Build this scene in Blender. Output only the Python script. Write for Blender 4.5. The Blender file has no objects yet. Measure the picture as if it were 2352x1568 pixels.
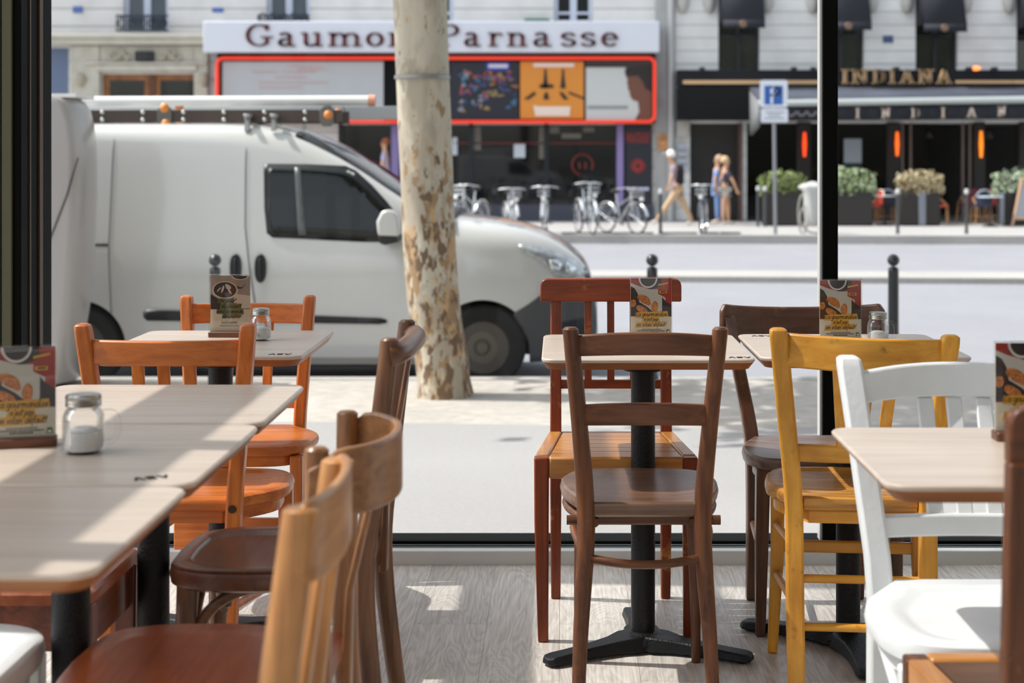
import bpy, bmesh, math, random
from mathutils import Vector, Matrix
random.seed(7)
PI = math.pi
S = bpy.context.scene
COL = S.collection

# ------------------------------------------------------------------ camera
F = 3700.0            # focal length in pixels of the 2352 px wide frame
CX, CY, HC = 1285.0, 370.0, 1.21
cam_data = bpy.data.cameras.new('camera')
cam = bpy.data.objects.new('camera', cam_data)
COL.objects.link(cam)
cam.location = (0, 0, HC)
cam.rotation_euler = (PI/2, 0, 0)
cam_data.sensor_width = 36
cam_data.lens = F/2352*36
cam_data.shift_x = (1176-CX)/2352
cam_data.shift_y = -(784-CY)/2352
cam_data.clip_end = 300
cam_data.dof.use_dof = True
cam_data.dof.focus_distance = 4.0
cam_data.dof.aperture_fstop = 4.6
cam_data.dof.aperture_blades = 0
S.camera = cam

# ------------------------------------------------------------------ light
SUN_DIR = Vector((0.70, -0.05, -1.0))
world = bpy.data.worlds.new('world'); S.world = world
world.use_nodes = True
nt = world.node_tree; nt.nodes.clear()
sky = nt.nodes.new('ShaderNodeTexSky'); sky.sky_type = 'NISHITA'
sky.sun_disc = False; sky.sun_elevation = math.radians(55); sky.sun_rotation = math.radians(-90)
sky.air_density = 1.0; sky.dust_density = 2.5; sky.ozone_density = 1.0
hsv = nt.nodes.new('ShaderNodeHueSaturation'); hsv.inputs['Saturation'].default_value = 0.42
bgn = nt.nodes.new('ShaderNodeBackground'); bgn.inputs['Strength'].default_value = 0.26
wo = nt.nodes.new('ShaderNodeOutputWorld')
nt.links.new(sky.outputs[0], hsv.inputs['Color']); nt.links.new(hsv.outputs[0], bgn.inputs['Color'])
nt.links.new(bgn.outputs[0], wo.inputs['Surface'])
sl = bpy.data.lights.new('sun', 'SUN'); sl.energy = 4.1; sl.angle = math.radians(0.6); sl.color = (1.0, 0.955, 0.915)
so = bpy.data.objects.new('sun', sl); COL.objects.link(so)
so.rotation_euler = SUN_DIR.to_track_quat('-Z', 'Y').to_euler(); so.location = (-8, 4, 12)

S.view_settings.view_transform = 'Standard'
S.view_settings.look = 'None'
S.view_settings.exposure = 0.25
S.view_settings.gamma = 1
S.view_settings.use_curve_mapping = False
try:
    S.cycles.max_bounces = 8; S.cycles.transparent_max_bounces = 24
    S.cycles.diffuse_bounces = 4; S.cycles.glossy_bounces = 4; S.cycles.transmission_bounces = 8
    S.cycles.sample_clamp_indirect = 4
    S.cycles.caustics_reflective = False; S.cycles.caustics_refractive = False
    S.cycles.use_denoising = True
except Exception: pass

def X(px, d): return (px-CX)*d/F
def Z(py, d): return HC+(CY-py)*d/F
def P(px, py, d): return (X(px, d), d, Z(py, d))

# ------------------------------------------------------------------ materials
def lin(h):
    if isinstance(h, (tuple, list)): c = [v/255 for v in h]
    else: c = [int(h[i:i+2], 16)/255 for i in (0, 2, 4)]
    return tuple((v/12.92 if v <= .04045 else ((v+.055)/1.055)**2.4) for v in c)+(1,)
_M = {}
def mat(name, col, rough=.5, metal=0, spec=.5, emit=0, coat=0, bump=0, bscale=60, var=0, vscale=8, sheen=0):
    if name in _M: return _M[name]
    m = bpy.data.materials.new(name); m.use_nodes = True
    n = m.node_tree.nodes; l = m.node_tree.links; b = n['Principled BSDF']
    c = lin(col); b.inputs['Base Color'].default_value = c
    b.inputs['Roughness'].default_value = rough; b.inputs['Metallic'].default_value = metal
    b.inputs['Specular IOR Level'].default_value = spec
    if coat: b.inputs['Coat Weight'].default_value = coat; b.inputs['Coat Roughness'].default_value = .08
    if emit: b.inputs['Emission Color'].default_value = c; b.inputs['Emission Strength'].default_value = emit
    tc = n.new('ShaderNodeTexCoord')
    if var:
        no = n.new('ShaderNodeTexNoise'); no.inputs['Scale'].default_value = vscale; no.inputs['Detail'].default_value = 5
        l.new(tc.outputs['Object'], no.inputs['Vector'])
        mr = n.new('ShaderNodeMapRange'); mr.inputs[1].default_value = .3; mr.inputs[2].default_value = .7
        mr.inputs[3].default_value = 1-var; mr.inputs[4].default_value = 1+var
        l.new(no.outputs[0], mr.inputs[0])
        mx = n.new('ShaderNodeVectorMath'); mx.operation = 'MULTIPLY'; mx.inputs[0].default_value = c[:3]
        l.new(mr.outputs[0], mx.inputs[1]); l.new(mx.outputs[0], b.inputs['Base Color'])
    if bump:
        no2 = n.new('ShaderNodeTexNoise'); no2.inputs['Scale'].default_value = bscale; no2.inputs['Detail'].default_value = 4
        l.new(tc.outputs['Object'], no2.inputs['Vector'])
        bp = n.new('ShaderNodeBump'); bp.inputs['Strength'].default_value = bump; bp.inputs['Distance'].default_value = .01
        l.new(no2.outputs[0], bp.inputs['Height']); l.new(bp.outputs[0], b.inputs['Normal'])
    _M[name] = m; return m

def wood(name, ca, cb, rough=.4, axis='x', scale=1.0, coat=.15, wear=None, spec=.4, mottle=(.74, 1.2)):
    """two-tone wood with grain stretched along one object axis"""
    key = name+'_'+axis
    if key in _M: return _M[key]
    m = bpy.data.materials.new(key); m.use_nodes = True
    n = m.node_tree.nodes; l = m.node_tree.links; b = n['Principled BSDF']
    tc = n.new('ShaderNodeTexCoord'); mp = n.new('ShaderNodeMapping')
    s = {'x': (2.2, 34, 34), 'y': (34, 2.2, 34), 'z': (34, 34, 2.2)}[axis]
    mp.inputs['Scale'].default_value = [v*scale for v in s]
    no = n.new('ShaderNodeTexNoise'); no.inputs['Scale'].default_value = 1.4; no.inputs['Detail'].default_value = 7
    no.inputs['Roughness'].default_value = .62; no.inputs['Distortion'].default_value = .5
    l.new(tc.outputs['Object'], mp.inputs[0]); l.new(mp.outputs[0], no.inputs['Vector'])
    cr = n.new('ShaderNodeValToRGB'); cr.color_ramp.elements[0].position = .34; cr.color_ramp.elements[1].position = .66
    cr.color_ramp.elements[0].color = lin(cb); cr.color_ramp.elements[1].color = lin(ca)
    l.new(no.outputs[0], cr.inputs[0])
    out = cr.outputs[0]
    if wear:
        w = n.new('ShaderNodeTexNoise'); w.inputs['Scale'].default_value = 9; w.inputs['Detail'].default_value = 8; w.inputs['Roughness'].default_value = .7
        l.new(tc.outputs['Object'], w.inputs['Vector'])
        wr = n.new('ShaderNodeMapRange'); wr.inputs[1].default_value = .60; wr.inputs[2].default_value = .72; wr.clamp = True
        l.new(w.outputs[0], wr.inputs[0])
        mx = n.new('ShaderNodeMixRGB'); mx.inputs[2].default_value = lin(wear)
        l.new(wr.outputs[0], mx.inputs[0]); l.new(out, mx.inputs[1]); out = mx.outputs[0]
    lo = n.new('ShaderNodeTexNoise'); lo.inputs['Scale'].default_value = 5; lo.inputs['Detail'].default_value = 4
    l.new(tc.outputs['Object'], lo.inputs['Vector'])
    lr = n.new('ShaderNodeMapRange'); lr.inputs[1].default_value = .3; lr.inputs[2].default_value = .7; lr.inputs[3].default_value = mottle[0]; lr.inputs[4].default_value = mottle[1]
    vm = n.new('ShaderNodeVectorMath'); vm.operation = 'MULTIPLY'; l.new(lo.outputs[0], lr.inputs[0]); l.new(out, vm.inputs[0]); l.new(lr.outputs[0], vm.inputs[1]); out = vm.outputs[0]
    l.new(out, b.inputs['Base Color'])
    b.inputs['Roughness'].default_value = rough; b.inputs['Coat Weight'].default_value = coat; b.inputs['Coat Roughness'].default_value = .25
    b.inputs['Specular IOR Level'].default_value = spec
    bp = n.new('ShaderNodeBump'); bp.inputs['Strength'].default_value = .12; bp.inputs['Distance'].default_value = .002
    l.new(no.outputs[0], bp.inputs['Height']); l.new(bp.outputs[0], b.inputs['Normal'])
    _M[key] = m; return m

def pane(name, tint=(1, 1, 1), k=.5, rough=0.0, ior=1.45):
    """thin window glass: clear transmission with a fresnel reflection"""
    if name in _M: return _M[name]
    m = bpy.data.materials.new(name); m.use_nodes = True
    n = m.node_tree.nodes; l = m.node_tree.links; n.clear()
    t = n.new('ShaderNodeBsdfTransparent'); t.inputs[0].default_value = tuple(tint)+(1,)
    g = n.new('ShaderNodeBsdfGlossy'); g.inputs['Roughness'].default_value = rough
    f = n.new('ShaderNodeFresnel'); f.inputs['IOR'].default_value = ior
    mu = n.new('ShaderNodeMath'); mu.operation = 'MULTIPLY'; mu.inputs[1].default_value = k
    mx = n.new('ShaderNodeMixShader'); o = n.new('ShaderNodeOutputMaterial')
    l.new(f.outputs[0], mu.inputs[0]); l.new(mu.outputs[0], mx.inputs[0])
    l.new(t.outputs[0], mx.inputs[1]); l.new(g.outputs[0], mx.inputs[2]); l.new(mx.outputs[0], o.inputs[0])
    _M[name] = m; return m

# ------------------------------------------------------------------ mesh builder
def spl(pts, n=8):
    """catmull-rom through tuples of any length"""
    if len(pts) < 3: 
        return [tuple(a+(b-a)*i/n for a, b in zip(pts[0], pts[1])) for i in range(n+1)]
    P_ = [tuple(2*a-b for a, b in zip(pts[0], pts[1]))]+list(pts)+[tuple(2*a-b for a, b in zip(pts[-1], pts[-2]))]
    out = []
    for i in range(1, len(P_)-2):
        p0, p1, p2, p3 = P_[i-1:i+3]
        for k in range(n):
            t = k/n
            out.append(tuple(.5*((2*b)+(-a+c)*t+(2*a-5*b+4*c-d)*t*t+(-a+3*b-3*c+d)*t**3) for a, b, c, d in zip(p0, p1, p2, p3)))
    out.append(tuple(pts[-1]))
    return out

class MB:
    def __init__(s): s.v = []; s.f = []; s.m = []
    def add(s, vs, fs, mi=0):
        o = len(s.v); s.v += [tuple(v) for v in vs]; s.f += [tuple(i+o for i in f) for f in fs]; s.m += [mi]*len(fs); return s
    def box(s, x0, x1, y0, y1, z0, z1, mi=0):
        v = [(x, y, z) for z in (z0, z1) for x, y in ((x0, y0), (x1, y0), (x1, y1), (x0, y1))]
        return s.add(v, [(3, 2, 1, 0), (4, 5, 6, 7), (0, 1, 5, 4), (1, 2, 6, 5), (2, 3, 7, 6), (3, 0, 4, 7)], mi)
    def rbox(s, c, sz, rz=0, rx=0, ry=0, mi=0):
        M = Matrix.Translation(c) @ Matrix.Rotation(rz, 4, 'Z') @ Matrix.Rotation(ry, 4, 'Y') @ Matrix.Rotation(rx, 4, 'X')
        a, b, c_ = sz[0]/2, sz[1]/2, sz[2]/2
        v = [M @ Vector((x, y, z)) for z in (-c_, c_) for x, y in ((-a, -b), (a, -b), (a, b), (-a, b))]
        return s.add(v, [(3, 2, 1, 0), (4, 5, 6, 7), (0, 1, 5, 4), (1, 2, 6, 5), (2, 3, 7, 6), (3, 0, 4, 7)], mi)
    def loft(s, rings, cap=True, closed=True, mi=0):
        n = len(rings[0]); vs = [p for r in rings for p in r]; fs = []
        for i in range(len(rings)-1):
            for j in range(n if closed else n-1):
                k = (j+1) % n
                fs.append((i*n+j, i*n+k, (i+1)*n+k, (i+1)*n+j))
        if cap:
            fs.append(tuple(range(n-1, -1, -1))); fs.append(tuple((len(rings)-1)*n+j for j in range(n)))
        return s.add(vs, fs, mi)
    def post(s, pts, n=4, mi=0):
        """vertical member: (x, y, z, width, depth) with level cross-sections; n=4 square, else round"""
        rings = []
        for x, y, z, a, b in pts:
            if n == 4: r = [(x-a/2, y-b/2, z), (x+a/2, y-b/2, z), (x+a/2, y+b/2, z), (x-a/2, y+b/2, z)]
            else: r = [(x+a/2*math.cos(2*PI*i/n), y+b/2*math.sin(2*PI*i/n), z) for i in range(n)]
            rings.append(r)
        if pts[0][2] > pts[-1][2]: rings.reverse()
        return s.loft(rings, mi=mi)
    def tube(s, pts, r, n=10, mi=0, cap=True, flat=1.0):
        pts = [Vector(p) for p in pts]; N = len(pts)
        rr = r if isinstance(r, (list, tuple)) else [r]*N
        rings = []; up = None
        for i in range(N):
            t = (pts[min(i+1, N-1)]-pts[max(i-1, 0)]).normalized()
            if up is None:
                up = Vector((0, 0, 1)) if abs(t.z) < .9 else Vector((1, 0, 0))
            up = (up-t*up.dot(t)); up = up.normalized() if up.length > 1e-6 else Vector((1, 0, 0))
            sd = t.cross(up).normalized()
            rings.append([tuple(pts[i]+(sd*math.cos(2*PI*k/n)+up*(math.sin(2*PI*k/n)*flat))*rr[i]) for k in range(n)])
        return s.loft(rings, cap=cap, mi=mi)
    def rail(s, pts, t, mi=0):
        """board following a plan curve: (x, y, z_low, z_high), thickness t"""
        rings = []; N = len(pts)
        for i, (x, y, a, b) in enumerate(pts):
            p0 = pts[max(i-1, 0)]; p1 = pts[min(i+1, N-1)]
            d = Vector((p1[0]-p0[0], p1[1]-p0[1], 0)); d = d.normalized() if d.length > 1e-9 else Vector((1, 0, 0))
            nx, ny = -d.y*t/2, d.x*t/2
            rings.append([(x-nx, y-ny, a), (x+nx, y+ny, a), (x+nx, y+ny, b), (x-nx, y-ny, b)])
        return s.loft(rings, mi=mi)
    def lathe(s, prof, c=(0, 0, 0), n=28, axis='z', mi=0, cap=True):
        rings = []
        for r, h in prof:
            ring = []
            for i in range(n):
                a = 2*PI*i/n; u, v = r*math.cos(a), r*math.sin(a)
                if axis == 'z': p = (c[0]+u, c[1]+v, c[2]+h)
                elif axis == 'y': p = (c[0]+u, c[1]+h, c[2]-v)
                else: p = (c[0]+h, c[1]+u, c[2]+v)
                ring.append(p)
            rings.append(ring)
        return s.loft(rings, cap=cap, mi=mi)
    def plate(s, poly, layers, mi=0, dish=None, caps=True):
        """stacked copies of an outline: (inset, z) layers, bottom to top"""
        n = len(poly)
        nr = []
        for i in range(n):
            a, b, c = Vector(poly[i-1]), Vector(poly[i]), Vector(poly[(i+1) % n])
            e1, e2 = (b-a), (c-b)
            t = (e1.normalized() if e1.length else e1)+(e2.normalized() if e2.length else e2)
            t = t.normalized() if t.length else Vector((1, 0))
            nr.append(Vector((-t.y, t.x)))
        rings = []; cx = sum(p[0] for p in poly)/n; cy = sum(p[1] for p in poly)/n
        rm = min(math.hypot(p[0]-cx, p[1]-cy) for p in poly)
        for ins, z in layers:
            if ins <= .016: rings.append([(poly[i][0]+nr[i].x*ins, poly[i][1]+nr[i].y*ins, z) for i in range(n)])
            else:
                k = 1-ins/rm*.9
                rings.append([(cx+(p[0]-cx)*k, cy+(p[1]-cy)*k, z) for p in poly])
        s.loft(rings, mi=mi, cap=False)
        for r, z in ((rings[0], layers[0][1]), (rings[-1], layers[-1][1])):
            s.add(list(r)+[(cx, cy, z)], [(i, (i+1) % n, n) for i in range(n)], mi)
        return s
    def prism(s, poly, y0, y1, mi=0):
        """outline in x,z pushed along y (y0 nearer the viewer)"""
        n = len(poly)
        v = [(x, y0, z) for x, z in poly]+[(x, y1, z) for x, z in poly]
        f = [tuple(range(n)), tuple(range(2*n-1, n-1, -1))]+[(i, i+n, (i+1) % n+n, (i+1) % n) for i in range(n)]
        return s.add(v, f, mi)
    def flip(s):
        s.f = [tuple(reversed(f)) for f in s.f]; return s
    def xf(s, M):
        s.v = [tuple(M @ Vector(v)) for v in s.v]; return s
    def build(s, name, mats, parent=None, bevel=0, sub=0, sharp=38, recalc=True, seg=2, weld=True):
        me = bpy.data.meshes.new(name); me.from_pydata(s.v, [], s.f)
        if not isinstance(mats, (list, tuple)): mats = [mats]
        for m in mats: me.materials.append(m)
        for p, mi in zip(me.polygons, s.m): p.material_index = mi
        if recalc:
            bm = bmesh.new(); bm.from_mesh(me)
            if weld: bmesh.ops.remove_doubles(bm, verts=bm.verts[:], dist=1e-5)
            bmesh.ops.recalc_face_normals(bm, faces=bm.faces[:]); bm.to_mesh(me); bm.free()
        me.polygons.foreach_set('use_smooth', [True]*len(me.polygons))
        me.set_sharp_from_angle(angle=math.radians(sharp))
        o = bpy.data.objects.new(name, me); COL.objects.link(o)
        if parent is not None: o.parent = parent
        if bevel:
            b = o.modifiers.new('bevel', 'BEVEL'); b.width = bevel; b.segments = seg; b.limit_method = 'ANGLE'; b.angle_limit = math.radians(40)
        if sub:
            b = o.modifiers.new('sub', 'SUBSURF'); b.levels = sub; b.render_levels = sub
        return o

def text_mesh(name, txt, size, m, parent, loc, rot=(PI/2, 0, 0), sc=(1, 1, 1), ext=.002, align='CENTER'):
    cu = bpy.data.curves.new(name, 'FONT'); cu.body = txt; cu.size = size; cu.align_x = align; cu.extrude = ext; cu.resolution_u = 3
    tmp = bpy.data.objects.new(name+'_tmp', cu); COL.objects.link(tmp)
    me = bpy.data.meshes.new_from_object(tmp.evaluated_get(bpy.context.evaluated_depsgraph_get()))
    bpy.data.objects.remove(tmp); bpy.data.curves.remove(cu)
    me.materials.clear(); me.materials.append(m); me.name = name
    o = bpy.data.objects.new(name, me); COL.objects.link(o); o.location = loc; o.rotation_euler = rot; o.scale = sc
    if parent is not None: o.parent = parent
    return o
def tag(o, label, cat, group=None):
    o['label'] = label; o['category'] = cat
    if group: o['group'] = group
    return o
def struct(o): o['kind'] = 'structure'; return o
def thing(name, label, cat, loc=(0, 0, 0), rz=0, group=None):
    o = bpy.data.objects.new(name, None); COL.objects.link(o); o.empty_display_size = .1
    o.location = loc; o.rotation_euler = (0, 0, rz)
    return tag(o, label, cat, group)
def dup(root, loc, rz, label=None, group=None):
    r = root.copy(); COL.objects.link(r); r.location = loc; r.rotation_euler = (0, 0, rz)
    if label: r['label'] = label
    if group: r['group'] = group
    for ch in list(root.children):
        c = ch.copy(); COL.objects.link(c); c.parent = r
        for g in list(ch.children):
            d = g.copy(); COL.objects.link(d); d.parent = c
    return r
def rrect(x0, x1, y0, y1, r, n=5):
    out = []
    for cx, cy, a0 in ((x1-r, y0+r, -90), (x1-r, y1-r, 0), (x0+r, y1-r, 90), (x0+r, y0+r, 180)):
        for i in range(n+1):
            a = math.radians(a0+90*i/n); out.append((cx+r*math.cos(a), cy+r*math.sin(a)))
    return out

# ------------------------------------------------------------------ lettering (pen strokes)
def arc(cx, cy, rx, ry, a0, a1, n=10):
    return [(cx+rx*math.cos(math.radians(a0+(a1-a0)*i/n)), cy+ry*math.sin(math.radians(a0+(a1-a0)*i/n))) for i in range(n+1)]
def hull(pts):
    pts = sorted(set((round(a, 6), round(b, 6)) for a, b in pts))
    def half(ps):
        h = []
        for p in ps:
            while len(h) >= 2 and (h[-1][0]-h[-2][0])*(p[1]-h[-2][1])-(h[-1][1]-h[-2][1])*(p[0]-h[-2][0]) <= 0: h.pop()
            h.append(p)
        return h
    a = half(pts); b = half(pts[::-1]); return a[:-1]+b[:-1]
def pen(mb, strokes, fx, nibx, niby, y0, y1, mi=0, n=8, place=None):
    """draw strokes with an elliptic nib; fx maps glyph units to x,z; place maps (x,z,depth) to 3D"""
    nib = [(nibx*math.cos(2*PI*(i+.5)/n), niby*math.sin(2*PI*(i+.5)/n)) for i in range(n)]
    for st in strokes:
        q = [fx(p) for p in st]
        for a, b in zip(q[:-1], q[1:]):
            h = hull([(a[0]+u, a[1]+v) for u, v in nib]+[(b[0]+u, b[1]+v) for u, v in nib])
            if place is None: mb.prism(h, y0, y1, mi)
            else:
                k = len(h)
                mb.add([place(x, z, y0) for x, z in h]+[place(x, z, y1) for x, z in h],
                       [tuple(range(k)), tuple(range(2*k-1, k-1, -1))]+[(i, i+k, (i+1) % k+k, (i+1) % k) for i in range(k)], mi)
# roman glyphs in a 0..1 box (x-height or cap-height = 1)
XH = .66
ROMAN = {
 'G': [arc(.5, .5, .44, .47, 48, 310, 20), [(.80, .12), (.80, .42)], [(.62, .42), (.98, .42)], [(.80, .95), (.80, .74)]],
 'a': [arc(.40, .74, .28, .24, 150, 0, 8)+[(.68, .12), (.80, .02), (.96, .05)], [(.68, .58)]+arc(.34, .28, .26, .25, 80, 290, 10)+[(.66, .16)]],
 'u': [[(.04, .96), (.20, .96)], [(.20, .96), (.20, .28)]+arc(.42, .26, .22, .24, 180, 320, 8)+[(.76, .2)], [(.62, .96), (.78, .96)], [(.78, .96), (.78, .04)], [(.78, .03), (.95, .03)]],
 'm': [[(.02, .95), (.12, .95)], [(.12, .95), (.12, .03)], [(.02, .03), (.22, .03)], [(.12, .7)]+arc(.31, .68, .17, .26, 150, 0, 8)+[(.48, .03)], [(.38, .03), (.58, .03)], [(.48, .7)]+arc(.68, .68, .18, .26, 150, 0, 8)+[(.86, .03)], [(.76, .03), (.97, .03)]],
 'o': [arc(.5, .5, .40, .46, 0, 360, 20)],
 'n': [[(.04, .95), (.2, .95)], [(.2, .95), (.2, .03)], [(.05, .03), (.36, .03)], [(.2, .7)]+arc(.5, .68, .28, .26, 150, 0, 8)+[(.78, .03)], [(.62, .03), (.94, .03)]],
 't': [[(.4, 1.3), (.4, .2)]+arc(.58, .2, .18, .17, 180, 320, 6), [(.1, .95), (.8, .95)]],
 'P': [[(.1, .97), (.5, .97)], [(.26, .97), (.26, .03)], [(.08, .03), (.46, .03)], [(.5, .97)]+arc(.55, .73, .36, .24, 90, -90, 12)+[(.26, .49)]],
 'r': [[(.04, .95), (.26, .95)], [(.26, .95), (.26, .03)], [(.06, .03), (.52, .03)], [(.26, .6)]+arc(.62, .66, .32, .28, 150, 40, 6)],
 's': [arc(.5, .73, .28, .23, 20, 200, 8)+[(.5, .5)]+arc(.5, .26, .3, .23, 60, -160, 10)],
 'e': [[(.14, .54), (.86, .54)]+arc(.5, .5, .38, .46, 5, 315, 20)],
 'I': [[(.5, .96), (.5, .04)], [(.15, .97), (.85, .97)], [(.15, .03), (.85, .03)]],
 'N': [[(.2, .97), (.2, .03)], [(.04, .03), (.36, .03)], [(.04, .97), (.24, .97)], [(.2, .95), (.8, .05)], [(.8, .97), (.8, .03)], [(.64, .97), (.96, .97)]],
 'D': [[(.22, .97), (.22, .03)], [(.06, .97), (.5, .97)], [(.06, .03), (.5, .03)], [(.5, .97)]+arc(.5, .5, .4, .47, 90, -90, 12)],
 'A': [[(.5, .97), (.16, .03)], [(.5, .97), (.84, .03)], [(.03, .03), (.3, .03)], [(.68, .03), (.97, .03)], [(.28, .34), (.72, .34)]],
}
# handwriting, one pen width, baseline 0, x-height 1, advance
HAND = {
 'a': (.9, [arc(.42, .5, .36, .5, 40, 330, 10), [(.76, 1), (.74, .15), (.95, 0)]]),
 'g': (.95, [arc(.42, .5, .36, .48, 40, 330, 10), [(.78, 1), (.76, -.6), (.5, -1), (.15, -.8)]]),
 'o': (.9, [arc(.42, .5, .38, .5, 0, 360, 12)]), 'u': (.95, [[(.1, 1), (.1, .2), (.35, 0), (.7, .25), (.74, 1)], [(.74, .9), (.74, .1), (.95, 0)]]),
 'r': (.7, [[(.12, 1), (.14, 0)], [(.14, .6), (.4, .98), (.65, .9)]]), 'm': (1.35, [[(.1, 1), (.1, 0)], [(.1, .6), (.35, 1), (.52, .8), (.52, 0)], [(.52, .6), (.8, 1), (1, .8), (1.02, .1), (1.2, 0)]]),
 'n': (.95, [[(.1, 1), (.1, 0)], [(.1, .6), (.42, 1), (.62, .8), (.64, .1), (.85, 0)]]), 'd': (.95, [arc(.4, .5, .34, .5, 40, 330, 10), [(.82, 2.1), (.72, .1), (.95, 0)]]),
 'i': (.45, [[(.2, 1), (.18, .1), (.4, 0)], [(.26, 1.45), (.28, 1.5)]]), 's': (.75, [[(.62, .95), (.2, .85), (.3, .55), (.6, .35), (.4, 0), (.08, .1)]]),
 'e': (.85, [[(.1, .45), (.7, .6), (.55, 1), (.2, .8), (.12, .3), (.4, 0), (.8, .2)]]), "'": (.4, [[(.25, 1.9), (.18, 1.5)]]),
 't': (.7, [[(.34, 1.8), (.26, .1), (.5, 0)], [(.0, 1.15), (.7, 1.25)]]), 'p': (.95, [[(.14, 1), (.05, -1)], arc(.45, .5, .34, .48, 150, -150, 10)]),
 'v': (.8, [[(.1, 1), (.35, 0), (.7, 1.05)]]), 'l': (.5, [[(.34, 2), (.2, .2), (.45, 0)]]), 'f': (.7, [[(.75, 1.9), (.45, 2), (.32, 1.2), (.2, -.9)], [(.05, 1), (.6, 1.05)]]),
 'é': (.85, [[(.1, .45), (.7, .6), (.55, 1), (.2, .8), (.12, .3), (.4, 0), (.8, .2)], [(.35, 1.35), (.6, 1.7)]]), '!': (.5, [[(.35, 2), (.25, .6)], [(.22, .1), (.23, .05)]]),
 'L': (1.0, [[(.35, 2.1), (.12, .1), (.8, .05)]]), 'U': (1.2, [[(.2, 2), (.1, .5), (.4, 0), (.8, .5), (.95, 2)], [(.95, 1.6), (.95, 0)]]),
 'c': (.8, [arc(.45, .5, .36, .5, 50, 310, 10)]), 'b': (.9, [[(.25, 2), (.12, 0)], arc(.42, .45, .32, .45, 150, -160, 10)]), ' ': (.55, []),
}
def handline(mb, text, x, z, xh, w, y0, y1, mi, slant=.25, width=None, place=None):
    tot = sum(HAND[c][0] for c in text); k = xh if width is None else width/tot
    cx = x-tot*k/2
    for c in text:
        adv, st = HAND[c]
        pen(mb, st, lambda p, cx=cx: (cx+(p[0]+p[1]*slant)*k, z+p[1]*xh), w, w, y0, y1, mi, n=5, place=place)
        cx += adv*k
# ------------------------------------------------------------------ common materials
BLACK = mat('black_metal', '111214', .42, 0, .3, bump=.25, bscale=220)
FRAME = mat('dark_window_frame', '090907', .55, 0, .06)
FRAME2 = mat('olive_window_profile', '55543f', .5, 0, .2)
ALU = mat('brushed_aluminium', 'cfcfcc', .4, .25)
ALU_D = mat('dull_track_metal', '6f746e', .4, .7)
RUBBER = mat('black_rubber', '0a0a0b', .7)
GLASS = pane('window_glass', (.98, .99, .985), .15)
WALLW = mat('white_plaster', 'e8e4dc', .85)

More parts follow.
